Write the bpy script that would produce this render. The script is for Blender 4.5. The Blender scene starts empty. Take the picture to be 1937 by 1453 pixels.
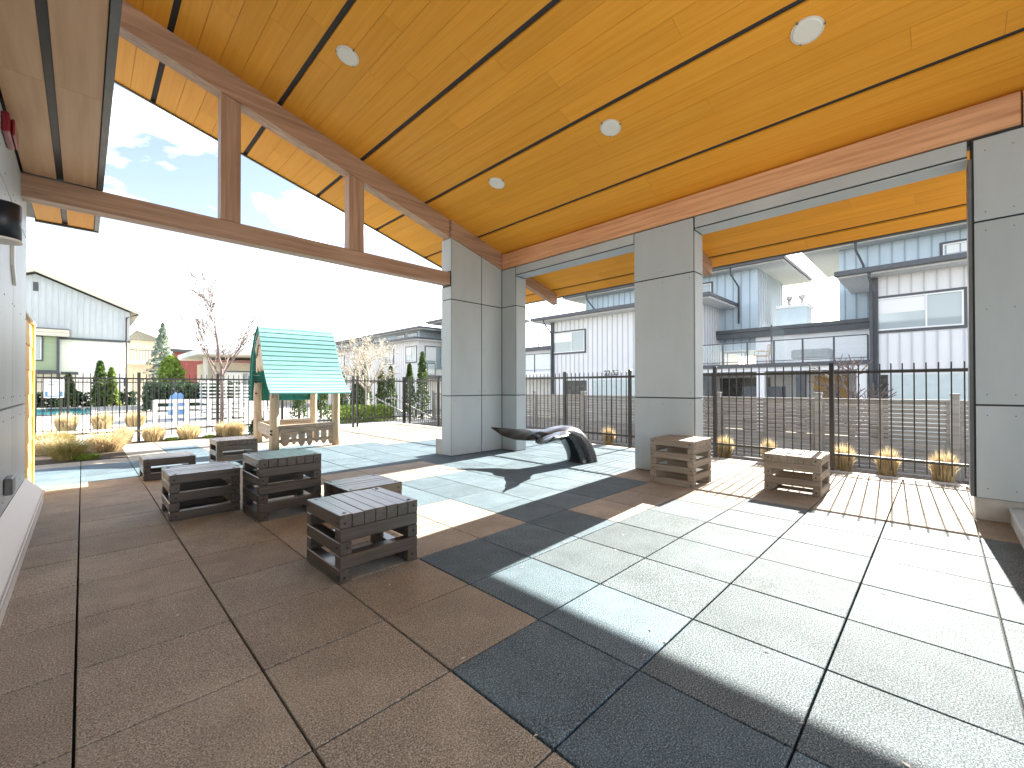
import bpy, bmesh, math, random
from mathutils import Vector, Matrix, Euler, noise as mnoise
R = math.radians
random.seed(7)
sc = bpy.context.scene
COL = sc.collection

# ------------------------------------------------------------------ camera
cam_d = bpy.data.cameras.new('camera'); cam = bpy.data.objects.new('camera', cam_d); COL.objects.link(cam)
cam.location = (-1.2009, -1.5998, 1.2994)
cam.rotation_euler = (R(90 + 0.4246), R(0.078), R(44.977 - 90))
cam_d.sensor_width = 36.0
cam_d.lens = 811.17 / 1937.0 * 36.0
cam_d.clip_start = 0.02; cam_d.clip_end = 1500
sc.camera = cam

# ------------------------------------------------------------------ light
SUN_EL, SUN_AZ = R(28.9), R(3.5)            # azimuth measured from +X towards +Y
W = bpy.data.worlds.new('World'); sc.world = W; W.use_nodes = True
nt = W.node_tree; nt.nodes.clear()
def N(t, k, **kw):
    n = t.nodes.new(k)
    for a, b in kw.items():
        if hasattr(n, a): setattr(n, a, b)
        else: n.inputs[a].default_value = b
    return n
out = N(nt, 'ShaderNodeOutputWorld'); bg = N(nt, 'ShaderNodeBackground')
bg.inputs['Strength'].default_value = 0.065
sky = N(nt, 'ShaderNodeTexSky'); sky.sky_type = 'NISHITA'; sky.sun_disc = False
sky.sun_elevation = SUN_EL; sky.sun_rotation = R(90) - SUN_AZ
sky.air_density = 1.0; sky.dust_density = 0.6; sky.ozone_density = 1.2
tc = N(nt, 'ShaderNodeTexCoord')
sep = N(nt, 'ShaderNodeSeparateXYZ'); nt.links.new(tc.outputs['Generated'], sep.inputs[0])
za = N(nt, 'ShaderNodeMath', operation='MAXIMUM'); nt.links.new(sep.outputs['Z'], za.inputs[0]); za.inputs[1].default_value = 0.0
zb = N(nt, 'ShaderNodeMath', operation='ADD'); nt.links.new(za.outputs[0], zb.inputs[0]); zb.inputs[1].default_value = 0.22
dx = N(nt, 'ShaderNodeMath', operation='DIVIDE'); nt.links.new(sep.outputs['X'], dx.inputs[0]); nt.links.new(zb.outputs[0], dx.inputs[1])
dy = N(nt, 'ShaderNodeMath', operation='DIVIDE'); nt.links.new(sep.outputs['Y'], dy.inputs[0]); nt.links.new(zb.outputs[0], dy.inputs[1])
cmb = N(nt, 'ShaderNodeCombineXYZ'); nt.links.new(dx.outputs[0], cmb.inputs[0]); nt.links.new(dy.outputs[0], cmb.inputs[1])
cn = N(nt, 'ShaderNodeTexNoise'); cn.inputs['Scale'].default_value = 2.1; cn.inputs['Detail'].default_value = 7; cn.inputs['Roughness'].default_value = 0.56
cn.inputs['Distortion'].default_value = 0.35
nt.links.new(cmb.outputs[0], cn.inputs['Vector'])
cr = N(nt, 'ShaderNodeValToRGB'); cr.color_ramp.elements[0].position = 0.50; cr.color_ramp.elements[1].position = 0.80
nt.links.new(cn.outputs['Fac'], cr.inputs[0])
# more cloud low down
hz = N(nt, 'ShaderNodeMapRange'); nt.links.new(sep.outputs['Z'], hz.inputs[0])
hz.inputs[1].default_value = 0.0; hz.inputs[2].default_value = 0.30; hz.inputs[3].default_value = 0.30; hz.inputs[4].default_value = 0.0
mxm = N(nt, 'ShaderNodeMath', operation='MAXIMUM'); nt.links.new(cr.outputs['Color'], mxm.inputs[0]); nt.links.new(hz.outputs[0], mxm.inputs[1])
skm = N(nt, 'ShaderNodeMix', data_type='RGBA'); skm.blend_type = 'MULTIPLY'; skm.inputs[0].default_value = 1.0
nt.links.new(sky.outputs[0], skm.inputs[6]); skm.inputs[7].default_value = (0.58, 0.485, 0.435, 1)
mix = N(nt, 'ShaderNodeMix', data_type='RGBA'); nt.links.new(mxm.outputs[0], mix.inputs[0])
nt.links.new(skm.outputs[2], mix.inputs[6]); mix.inputs[7].default_value = (10.8, 10.9, 11.1, 1)
nt.links.new(mix.outputs[2], bg.inputs['Color']); nt.links.new(bg.outputs[0], out.inputs[0])

sun_d = bpy.data.lights.new('sun', 'SUN'); sun = bpy.data.objects.new('sun', sun_d); COL.objects.link(sun)
sun_d.energy = 2.05; sun_d.angle = R(0.42); sun_d.color = (1.0, 0.945, 0.86)
sv = Vector((math.cos(SUN_EL) * math.cos(SUN_AZ), math.cos(SUN_EL) * math.sin(SUN_AZ), math.sin(SUN_EL)))
sun.rotation_euler = (-sv).to_track_quat('-Z', 'Y').to_euler(); sun.location = (30, 5, 30)

vs = sc.view_settings
vs.view_transform = 'Standard'; vs.look = 'None'; vs.exposure = 3.62; vs.gamma = 1.0; vs.use_curve_mapping = False
sc.cycles.use_denoising = True
sc.cycles.max_bounces = 9; sc.cycles.diffuse_bounces = 6; sc.cycles.glossy_bounces = 4; sc.cycles.transmission_bounces = 6
sc.cycles.transparent_max_bounces = 10
sc.cycles.sample_clamp_indirect = 6.0
sc.cycles.caustics_reflective = False; sc.cycles.caustics_refractive = False

# ------------------------------------------------------------------ materials
MATS = {}
def mk(name):
    m = bpy.data.materials.new(name); m.use_nodes = True
    t = m.node_tree; b = t.nodes['Principled BSDF']
    MATS[name] = m
    return m, t, b
def mp(name, c1, c2=None, scale=(4, 4, 4), detail=5, rough=0.6, bump=0.0, bscale=None, world=False, lo=0.35, hi=0.65,
       rnd=0.0, spec=0.4, metal=0.0, bdist=0.01, nrough=0.55, knots=None, coat=0.0):
    """two-colour noise material; scale stretched per axis gives grain; rnd tints each object"""
    m, t, b = mk(name); L = t.links
    c2 = c2 or c1
    if world:
        g = N(t, 'ShaderNodeNewGeometry'); vec = g.outputs['Position']
    else:
        g = N(t, 'ShaderNodeTexCoord'); vec = g.outputs['Object']
    oi = N(t, 'ShaderNodeObjectInfo')
    w = N(t, 'ShaderNodeMath', operation='MULTIPLY'); L.new(oi.outputs['Random'], w.inputs[0]); w.inputs[1].default_value = 0.0 if world else 61.0
    mpn = N(t, 'ShaderNodeMapping'); mpn.inputs['Scale'].default_value = scale; L.new(vec, mpn.inputs['Vector'])
    n = N(t, 'ShaderNodeTexNoise'); n.noise_dimensions = '4D'; n.inputs['Scale'].default_value = 1.0; n.inputs['Detail'].default_value = detail
    n.inputs['Roughness'].default_value = nrough
    L.new(mpn.outputs[0], n.inputs['Vector']); L.new(w.outputs[0], n.inputs['W'])
    r = N(t, 'ShaderNodeValToRGB'); e = r.color_ramp.elements
    e[0].position = lo; e[1].position = hi; e[0].color = (*c1, 1); e[1].color = (*c2, 1)
    L.new(n.outputs['Fac'], r.inputs[0]); col = r.outputs['Color']
    if knots:
        mk_ = N(t, 'ShaderNodeMapping'); mk_.inputs['Scale'].default_value = knots[0]; L.new(vec, mk_.inputs['Vector'])
        dn = N(t, 'ShaderNodeTexNoise'); dn.inputs['Scale'].default_value = 3.0; L.new(mk_.outputs[0], dn.inputs['Vector'])
        ad = N(t, 'ShaderNodeMix', data_type='RGBA'); ad.blend_type = 'ADD'; ad.inputs[0].default_value = 0.22
        L.new(mk_.outputs[0], ad.inputs[6]); L.new(dn.outputs['Color'], ad.inputs[7])
        vo = N(t, 'ShaderNodeTexVoronoi'); vo.voronoi_dimensions = '4D'; vo.inputs['Scale'].default_value = 1.0
        L.new(ad.outputs[2], vo.inputs['Vector']); L.new(w.outputs[0], vo.inputs['W'])
        kr = N(t, 'ShaderNodeMapRange'); kr.inputs[1].default_value = 0.04; kr.inputs[2].default_value = 0.17; kr.inputs[3].default_value = 0.85; kr.inputs[4].default_value = 0.0
        L.new(vo.outputs['Distance'], kr.inputs[0])
        km = N(t, 'ShaderNodeMix', data_type='RGBA'); L.new(kr.outputs[0], km.inputs[0]); L.new(col, km.inputs[6]); km.inputs[7].default_value = (*knots[1], 1)
        col = km.outputs[2]
    if rnd:
        mr = N(t, 'ShaderNodeMapRange'); L.new(oi.outputs['Random'], mr.inputs[0]); mr.inputs[3].default_value = 1 - rnd; mr.inputs[4].default_value = 1 + rnd
        hs = N(t, 'ShaderNodeHueSaturation'); L.new(col, hs.inputs['Color']); L.new(mr.outputs[0], hs.inputs['Value']); col = hs.outputs['Color']
    L.new(col, b.inputs['Base Color'])
    b.inputs['Roughness'].default_value = rough; b.inputs['Specular IOR Level'].default_value = spec; b.inputs['Metallic'].default_value = metal
    b.inputs['Coat Weight'].default_value = coat; b.inputs['Coat Roughness'].default_value = .26 if coat == .75 else .05
    if bump:
        if bscale:
            bm_ = N(t, 'ShaderNodeMapping'); bm_.inputs['Scale'].default_value = bscale; L.new(vec, bm_.inputs['Vector'])
            bn = N(t, 'ShaderNodeTexNoise'); bn.inputs['Scale'].default_value = 1.0; bn.inputs['Detail'].default_value = 3; L.new(bm_.outputs[0], bn.inputs['Vector']); src = bn.outputs['Fac']
        else: src = n.outputs['Fac']
        bu = N(t, 'ShaderNodeBump'); bu.inputs['Strength'].default_value = bump; bu.inputs['Distance'].default_value = bdist
        L.new(src, bu.inputs['Height']); L.new(bu.outputs[0], b.inputs['Normal'])
    return m

def rubber(name, base, speck, dark, spec=.2):
    m, t, b = mk(name); L = t.links
    g = N(t, 'ShaderNodeNewGeometry'); vec = g.outputs['Position']
    oi = N(t, 'ShaderNodeObjectInfo')
    n1 = N(t, 'ShaderNodeTexNoise'); n1.inputs['Scale'].default_value = 150; n1.inputs['Detail'].default_value = 3; n1.inputs['Roughness'].default_value = 0.7; L.new(vec, n1.inputs['Vector'])
    r1 = N(t, 'ShaderNodeValToRGB'); e = r1.color_ramp.elements
    e[0].position = 0.36; e[0].color = (*dark, 1); e[1].position = 0.68; e[1].color = (*speck, 1)
    k = e.new(0.52); k.color = (*base, 1); L.new(n1.outputs['Fac'], r1.inputs[0])
    n2 = N(t, 'ShaderNodeTexNoise'); n2.inputs['Scale'].default_value = 3.2; n2.inputs['Detail'].default_value = 6; n2.inputs['Roughness'].default_value = 0.6; L.new(vec, n2.inputs['Vector'])
    mr = N(t, 'ShaderNodeMapRange'); L.new(n2.outputs['Fac'], mr.inputs[0]); mr.inputs[1].default_value = 0.3; mr.inputs[2].default_value = 0.7; mr.inputs[3].default_value = 0.86; mr.inputs[4].default_value = 1.16
    rr = N(t, 'ShaderNodeMapRange'); L.new(oi.outputs['Random'], rr.inputs[0]); rr.inputs[3].default_value = 0.88; rr.inputs[4].default_value = 1.12
    mm = N(t, 'ShaderNodeMath', operation='MULTIPLY'); L.new(mr.outputs[0], mm.inputs[0]); L.new(rr.outputs[0], mm.inputs[1])
    hs = N(t, 'ShaderNodeHueSaturation'); L.new(r1.outputs[0], hs.inputs['Color']); L.new(mm.outputs[0], hs.inputs['Value'])
    # pale scuffs
    n3 = N(t, 'ShaderNodeTexNoise'); n3.inputs['Scale'].default_value = 1.3; n3.inputs['Detail'].default_value = 8; n3.inputs['Roughness'].default_value = 0.7; L.new(vec, n3.inputs['Vector'])
    s3 = N(t, 'ShaderNodeMapRange'); L.new(n3.outputs['Fac'], s3.inputs[0]); s3.inputs[1].default_value = 0.52; s3.inputs[2].default_value = 0.72; s3.inputs[3].default_value = 0.0; s3.inputs[4].default_value = 0.4
    sm = N(t, 'ShaderNodeMix', data_type='RGBA'); L.new(s3.outputs[0], sm.inputs[0]); L.new(hs.outputs[0], sm.inputs[6]); sm.inputs[7].default_value = (*[min(1, c * 1.7 + .02) for c in base], 1)
    L.new(sm.outputs[2], b.inputs['Base Color'])
    b.inputs['Roughness'].default_value = 0.68; b.inputs['Specular IOR Level'].default_value = spec
    bu = N(t, 'ShaderNodeBump'); bu.inputs['Strength'].default_value = 0.8; bu.inputs['Distance'].default_value = 0.003
    L.new(n1.outputs['Fac'], bu.inputs['Height']); L.new(bu.outputs[0], b.inputs['Normal'])
    return m

M_BROWN = rubber('rubber_brown', (.355, .312, .245), (.68, .61, .51), (.125, .106, .082), .28)
M_SLATE = rubber('rubber_slate', (.112, .168, .200), (.36, .44, .47), (.030, .050, .063), .14)
M_GREY = rubber('rubber_grey', (.120, .152, .164), (.37, .42, .43), (.028, .040, .045), .05)
M_TAN = rubber('rubber_tan', (.265, .228, .175), (.52, .46, .38), (.10, .084, .062), .06)
M_JOINT = mp('rubber_base', (.015, .013, .012), rough=0.9)
M_PANEL = mp('fibre_cement_grey', (.41, .465, .485), (.52, .57, .59), scale=(1.3, 1.3, 0.45), detail=8, rough=0.42, rnd=0.04, bump=0.06, bscale=(40, 40, 40), spec=0.4, lo=.3, hi=.7)
M_TRIM = mp('dark_reveal', (.035, .036, .038), rough=0.45, metal=0.3)
M_METAL = mp('grey_flashing', (.12, .125, .13), (.16, .165, .17), rough=0.4, metal=0.4)
M_BEAM_X = mp('fir_beam_x', (.33, .20, .135), (.52, .345, .245), scale=(1.0, 26, 26), detail=6, rough=0.5, rnd=.05, bump=.12, bdist=.004, knots=((1.1, 5.5, 5.5), (.16, .06, .03)))  # same fir as the wall beam; backlit shade of the truss put into the colour
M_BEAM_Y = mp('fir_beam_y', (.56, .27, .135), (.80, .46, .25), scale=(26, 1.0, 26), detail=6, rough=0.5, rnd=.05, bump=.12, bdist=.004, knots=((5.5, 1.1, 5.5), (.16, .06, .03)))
M_BEAM_Z = mp('fir_beam_z', (.33, .20, .135), (.52, .345, .245), scale=(26, 26, 1.0), detail=6, rough=0.5, rnd=.05, bump=.12, bdist=.004, knots=((5.5, 5.5, 1.1), (.16, .06, .03)))  # king posts darkened in colour for their shaded side, like the truss beams
M_PLANK = mp('cedar_soffit', (.80, .335, .028), (.93, .43, .055), scale=(34, 1.1, 34), detail=7, rough=0.5, spec=.2, rnd=.06, bump=.10, bdist=.003, lo=.25, hi=.75)
M_SOFFIT = mp('soffit_embossed', (.62, .37, .21), (.72, .46, .28), scale=(16, 0.9, 16), detail=6, rough=0.5, rnd=.04, bump=.55, bdist=.006)
M_ROOF = mp('roof_membrane', (.05, .05, .055), rough=0.8)
M_WHITE = mp('white_lens', (.86, .85, .80), rough=0.4)
M_TIMB = {}
for ax, s in (('x', (2, 40, 40)), ('y', (40, 2, 40))):
    M_TIMB['dark_' + ax] = mp('stained_timber_dark_' + ax, (.034, .025, .019), (.095, .074, .058), scale=s, detail=7, rough=0.5, rnd=.20, spec=.6, coat=.75, bump=.4, bdist=.004, lo=.3, hi=.72)
    M_TIMB['pale_' + ax] = mp('weathered_timber_pale_' + ax, (.20, .155, .115), (.36, .30, .235), scale=s, detail=7, rough=0.7, rnd=.10, bump=.4, bdist=.004, lo=.3, hi=.7)
M_BLACKHOLE = mp('bolt_black', (.012, .012, .012), rough=.6)
M_CONC = mp('pale_concrete', (.40, .385, .35), (.52, .50, .46), scale=(6, 6, 6), detail=8, rough=.85, bump=.2, bscale=(90, 90, 90), bdist=.003, world=True)
M_CONC2 = mp('pool_deck_concrete', (.46, .44, .40), (.54, .52, .47), scale=(1.5, 1.5, 1.5), detail=8, rough=.85, world=True)
M_WHALE = mp('whale_black_gloss', (.008, .009, .011), (.07, .072, .076), scale=(9, 9, 9), detail=10, rough=.26, spec=.6, lo=.5, hi=.85, nrough=.75, coat=.35, bump=.05)
M_BLACK = mp('black_powder_coat', (.030, .028, .026), (.05, .047, .042), rough=.33, spec=.6)
M_SLAT = mp('fence_slat_grey', (.36, .34, .31), (.52, .495, .455), scale=(22, 1.4, 22), detail=6, rough=.75, rnd=.12, bump=.25, bdist=.003)
M_MULCH = mp('bark_mulch', (.028, .019, .012), (.11, .08, .055), scale=(38, 38, 38), detail=5, rough=.95, bump=1.0, bdist=.02, world=True)
M_ASPH = mp('lane_paving', (.26, .255, .245), (.33, .325, .31), scale=(9, 9, 9), detail=8, rough=.9, world=True)
M_LAWN = mp('ground_earth', (.09, .085, .055), (.15, .14, .10), scale=(.6, .6, .6), detail=8, rough=.95, world=True)
M_GRASS = mp('dry_grass_straw', (.40, .27, .115), (.62, .45, .22), scale=(14, 14, 3), rough=.8, rnd=.08)
M_GRASSG = mp('grass_green_base', (.20, .22, .05), (.34, .36, .10), scale=(14, 14, 3), rough=.8)
M_TEAL = mp('teal_slat_stain', (.19, .455, .42), (.28, .57, .53), scale=(2, 30, 30), detail=6, rough=.55, rnd=.05, bump=.12, bdist=.003)
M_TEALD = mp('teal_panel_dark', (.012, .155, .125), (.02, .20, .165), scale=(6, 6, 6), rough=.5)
M_LOG = mp('peeled_log', (.40, .29, .185), (.60, .47, .33), scale=(18, 18, 1.6), detail=7, rough=.65, rnd=.06, bump=.3, bdist=.004, knots=((5, 5, 2.2), (.22, .12, .06)))
M_LOGX = mp('weathered_board', (.25, .20, .155), (.47, .38, .29), scale=(3, 22, 22), detail=7, rough=.75, rnd=.18, bump=.3, bdist=.004, knots=((1.2, 4, 4), (.28, .10, .04)))
M_ORANGE = mp('orange_lap_siding', (.62, .36, .09), (.72, .43, .12), scale=(9, 1, 30), rough=.55, rnd=.03)
M_RED = mp('alarm_red', (.24, .012, .025), rough=.3, spec=.5, coat=.3)
M_NAVY = mp('lamp_shade_navy', (.010, .017, .028), rough=.35, spec=.5)
M_WPLAS = mp('white_plastic', (.78, .78, .76), rough=.4)
M_WSIDE = mp('white_board', (.72, .72, .72), (.76, .76, .76), scale=(3, 3, 1), rough=.6, rnd=.02)
M_WBAT = mp('batten_shade_white', (.52, .53, .55), rough=.6)  # darker than the boards: shadow lines of the battens put into their colour
M_BBAT = mp('batten_blue', (.31, .385, .44), rough=.6)  # blue battens darkened the same way to draw shadow lines
M_WLAP = mp('white_lap', (.76, .76, .76), (.82, .82, .82), scale=(1, 1, 20), rough=.6)
M_BLUE = mp('blue_grey_board', (.44, .535, .60), (.49, .58, .645), scale=(3, 3, 1), rough=.6, rnd=.02)
M_GREYB = mp('grey_board', (.52, .55, .56), (.57, .60, .605), scale=(3, 3, 1), rough=.6)
M_SAGE = mp('sage_lap', (.33, .40, .25), (.37, .44, .28), scale=(1, 1, 14), rough=.6)
M_CREAM = mp('cream_trim', (.66, .61, .50), rough=.6)
M_DKTRIM = mp('charcoal_trim', (.075, .08, .088), (.095, .10, .108), rough=.5)
M_EAVE = mp('soffit_white', (.62, .62, .60), (.70, .70, .68), scale=(1, 60, 1), rough=.6)
M_SHING = mp('roof_shingle', (.16, .155, .125), (.25, .24, .19), scale=(18, 18, 18), rough=.9)
M_BRICKRED = mp('red_metal_siding', (.26, .075, .065), (.32, .10, .09), scale=(6, 6, .5), rough=.6)
M_BEIGE = mp('beige_stucco', (.50, .44, .34), (.56, .50, .40), rough=.8)
M_DARKIN = mp('dark_opening', (.02, .022, .022), (.10, .105, .09), scale=(5, 5, 5), detail=8, rough=.3, lo=.4, hi=.7)  # shade inside openings and mottled plant reflections put into the colour
M_GAR = mp('pale_garage_door', (.50, .58, .57), (.56, .63, .62), rough=.5)
M_SIGNB = mp('sign_blue', (.10, .24, .42), rough=.5)
M_SIGNW = mp('sign_white', (.80, .81, .82), rough=.5)
M_TEXT = mp('sign_text', (.04, .05, .06), rough=.6)
M_BLUET = mp('blue_tarp', (.16, .32, .60), (.24, .42, .70), scale=(8, 8, 8), rough=.5)
M_STEEL = mp('galvanised_rail', (.55, .54, .50), rough=.4, metal=.4)
M_BARK = mp('red_brown_bark', (.15, .11, .10), (.27, .215, .195), scale=(20, 20, 6), rough=.85)
M_BARKP = mp('pale_bark', (.34, .30, .24), (.50, .45, .37), scale=(20, 20, 6), rough=.85)
M_BLOS = mp('blossom_cream', (.60, .54, .42), (.80, .75, .64), scale=(4, 4, 4), rough=.8, rnd=.0)
M_WICK = mp('orange_wicker', (.50, .25, .09), (.65, .36, .15), scale=(50, 50, 50), rough=.6)
M_GREYC = mp('grey_cover', (.26, .27, .28), (.34, .35, .36), scale=(5, 5, 5), rough=.7)
def leafmat(name, a, b_):
    m = mp(name, a, b_, scale=(3, 3, 3), detail=3, rough=.6, world=True)
    b = m.node_tree.nodes['Principled BSDF']
    b.inputs['Subsurface Weight'].default_value = 0.0
    # thin leaves let some light through
    t = m.node_tree; L = t.links
    tr = N(t, 'ShaderNodeBsdfTranslucent'); ms = N(t, 'ShaderNodeMixShader'); ms.inputs[0].default_value = .28
    src = b.inputs['Base Color'].links[0].from_socket
    L.new(src, tr.inputs['Color']); o = t.nodes['Material Output']
    L.new(b.outputs[0], ms.inputs[1]); L.new(tr.outputs[0], ms.inputs[2]); L.new(ms.outputs[0], o.inputs[0])
    return m
M_CEDAR = leafmat('cedar_green', (.035, .075, .018), (.115, .19, .035))
M_CONIF = leafmat('conifer_green', (.020, .045, .026), (.06, .11, .05))
M_SPRUCE = leafmat('spruce_pale', (.20, .26, .20), (.42, .48, .38))  # paled so that the glare and haze of distance sit in the foliage colour
M_LIME = leafmat('lime_shrub', (.14, .22, .03), (.32, .42, .08))
M_STRAW = leafmat('straw_blade', (.50, .39, .21), (.80, .67, .43))
M_STRAWG = leafmat('straw_green_blade', (.32, .28, .09), (.58, .47, .20))
def glass(name, base, rough=.04, alpha=None):
    m, t, b = mk(name)
    b.inputs['Base Color'].default_value = (*base, 1); b.inputs['Roughness'].default_value = rough; b.inputs['Specular IOR Level'].default_value = .8
    nz = N(t, 'ShaderNodeTexNoise'); nz.inputs['Scale'].default_value = .8
    g = N(t, 'ShaderNodeNewGeometry'); t.links.new(g.outputs['Position'], nz.inputs['Vector'])
    bu = N(t, 'ShaderNodeBump'); bu.inputs['Strength'].default_value = .02; t.links.new(nz.outputs['Fac'], bu.inputs['Height']); t.links.new(bu.outputs[0], b.inputs['Normal'])
    if alpha is not None: b.inputs['Alpha'].default_value = alpha
    return m
M_PANE = glass('window_pane', (.36, .41, .42))
M_RAILG = glass('balcony_glass', (.70, .80, .78), alpha=.12)
M_WATER = glass('pool_water', (.06, .36, .44), rough=.08)

# ------------------------------------------------------------------ mesh helpers
WL = {}                                        # world base location of every empty / parent (unrotated ones)
class MB:
    def __init__(s): s.v = []; s.f = []; s.sm = set()
    def box(s, x0, x1, y0, y1, z0, z1, c=0.0):
        x0, x1 = min(x0, x1), max(x0, x1); y0, y1 = min(y0, y1), max(y0, y1); z0, z1 = min(z0, z1), max(z0, z1)
        b = len(s.v)
        if c <= 0:
            s.v += [(x0, y0, z0), (x1, y0, z0), (x1, y1, z0), (x0, y1, z0), (x0, y0, z1), (x1, y0, z1), (x1, y1, z1), (x0, y1, z1)]
            for q in ((0, 3, 2, 1), (4, 5, 6, 7), (0, 1, 5, 4), (1, 2, 6, 5), (2, 3, 7, 6), (3, 0, 4, 7)): s.f.append(tuple(b + i for i in q))
            return s
        # chamfered box: 24 vertices, three per corner
        P = {}
        for ix, (x, dx_) in enumerate(((x0, c), (x1, -c))):
            for iy, (y, dy_) in enumerate(((y0, c), (y1, -c))):
                for iz, (z, dz_) in enumerate(((z0, c), (z1, -c))):
                    P[ix, iy, iz, 0] = len(s.v); s.v.append((x, y + dy_, z + dz_))
                    P[ix, iy, iz, 1] = len(s.v); s.v.append((x + dx_, y, z + dz_))
                    P[ix, iy, iz, 2] = len(s.v); s.v.append((x + dx_, y + dy_, z))
        F = s.f
        for i in (0, 1):
            a = [P[i, 0, 0, 0], P[i, 1, 0, 0], P[i, 1, 1, 0], P[i, 0, 1, 0]]; F.append(tuple(a if i else a[::-1]))
            a = [P[0, i, 0, 1], P[1, i, 0, 1], P[1, i, 1, 1], P[0, i, 1, 1]]; F.append(tuple(a[::-1] if i else a))
            a = [P[0, 0, i, 2], P[1, 0, i, 2], P[1, 1, i, 2], P[0, 1, i, 2]]; F.append(tuple(a if i else a[::-1]))
        for i in (0, 1):
            for j in (0, 1):
                fl = (i == j)
                a = [P[i, j, 0, 0], P[i, j, 0, 1], P[i, j, 1, 1], P[i, j, 1, 0]]; F.append(tuple(a[::-1] if fl else a))
                a = [P[i, 0, j, 0], P[i, 0, j, 2], P[i, 1, j, 2], P[i, 1, j, 0]]; F.append(tuple(a if fl else a[::-1]))
                a = [P[0, i, j, 1], P[0, i, j, 2], P[1, i, j, 2], P[1, i, j, 1]]; F.append(tuple(a[::-1] if fl else a))
        for i in (0, 1):
            for j in (0, 1):
                for k in (0, 1):
                    a = (P[i, j, k, 0], P[i, j, k, 1], P[i, j, k, 2]); F.append(a if (i + j + k) % 2 else a[::-1])
        return s
    def prism(s, pts, d):
        """polygon pts (3-D) extruded by vector d"""
        b = len(s.v); n = len(pts); d = Vector(d)
        s.v += [tuple(p) for p in pts] + [tuple(Vector(p) + d) for p in pts]
        s.f.append(tuple(range(b + n - 1, b - 1, -1))); s.f.append(tuple(range(b + n, b + 2 * n)))
        for i in range(n): j = (i + 1) % n; s.f.append((b + i, b + j, b + n + j, b + n + i))
        return s
    def quad(s, a, b_, c, d):
        b = len(s.v); s.v += [tuple(a), tuple(b_), tuple(c), tuple(d)]; s.f.append((b, b + 1, b + 2, b + 3)); return s
    def tri(s, a, b_, c):
        b = len(s.v); s.v += [tuple(a), tuple(b_), tuple(c)]; s.f.append((b, b + 1, b + 2)); return s
    def tube(s, pts, rad, n=8, cap=True):
        pts = [Vector(p) for p in pts]
        if not isinstance(rad, (list, tuple)): rad = [rad] * len(pts)
        base = len(s.v)
        for i, p in enumerate(pts):
            d = (pts[min(i + 1, len(pts) - 1)] - pts[max(i - 1, 0)]).normalized()
            u = d.cross(Vector((0, 0, 1)) if abs(d.z) < .9 else Vector((1, 0, 0))).normalized(); w_ = d.cross(u)
            for k in range(n):
                a = 2 * math.pi * k / n; s.v.append(tuple(p + u * (rad[i] * math.cos(a)) + w_ * (rad[i] * math.sin(a))))
        for i in range(len(pts) - 1):
            for k in range(n):
                j = (k + 1) % n
                s.sm.add(len(s.f)); s.f.append((base + i * n + k, base + (i + 1) * n + k, base + (i + 1) * n + j, base + i * n + j))
        if cap:
            s.f.append(tuple(base + k for k in range(n))); s.f.append(tuple(base + (len(pts) - 1) * n + k for k in range(n - 1, -1, -1)))
        return s
    def disc(s, c, nrm, r, h, n=24, r2=None):
        """short cylinder from c along nrm"""
        c = Vector(c); nrm = Vector(nrm).normalized(); return s.tube([c, c + nrm * h], [r, r if r2 is None else r2], n)
    def mesh(s, name, off=(0, 0, 0), smooth=False):
        m = bpy.data.meshes.new(name); ox, oy, oz = off
        m.from_pydata([(x - ox, y - oy, z - oz) for x, y, z in s.v], [], s.f)
        if smooth:
            for p in m.polygons: p.use_smooth = True
        else:
            for i in s.sm: m.polygons[i].use_smooth = True
        m.update(); return m
def setp(o, label=None, cat=None, group=None, kind=None):
    if label: o['label'] = label
    if cat: o['category'] = cat
    if group: o['group'] = group
    if kind: o['kind'] = kind
    return o
def thing(name, label, cat, loc=(0, 0, 0), group=None, rotz=0):
    o = bpy.data.objects.new(name, None); COL.objects.link(o); o.location = loc; o.rotation_euler = (0, 0, rotz)
    o.empty_display_size = .1
    WL[o.name] = Vector(loc); return setp(o, label, cat, group)
def piece(name, me, m, parent=None, loc=(0, 0, 0), rot=(0, 0, 0), scale=(1, 1, 1)):
    """an object on an existing mesh (shared between alike pieces)"""
    o = bpy.data.objects.new(name, me); COL.objects.link(o)
    if not me.materials: me.materials.append(m)
    o.location = loc; o.rotation_euler = rot; o.scale = scale
    if parent: o.parent = parent
    return o
def build(name, mb, m, parent=None, local=False, smooth=False, center=False):
    """link mb as one object; coordinates are world ones unless local; center: put the origin in the middle of the piece"""
    base = Vector((0, 0, 0)) if (local or parent is None) else WL.get(parent.name, Vector((0, 0, 0)))
    off = Vector(base)
    if center:
        n = len(mb.v); off = Vector([(min(v[i] for v in mb.v) + max(v[i] for v in mb.v)) / 2 for i in range(3)])
    me = mb.mesh(name, off, smooth); o = piece(name, me, m, parent, off - base)
    WL[o.name] = Vector(off)
    return o
BC = {}
def bbox_mesh(dx_, dy_, dz_, c):
    k = (round(dx_, 4), round(dy_, 4), round(dz_, 4), c)
    if k not in BC: BC[k] = MB().box(-dx_ / 2, dx_ / 2, -dy_ / 2, dy_ / 2, -dz_ / 2, dz_ / 2, c)
    return BC[k], k
MC = {}
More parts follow.
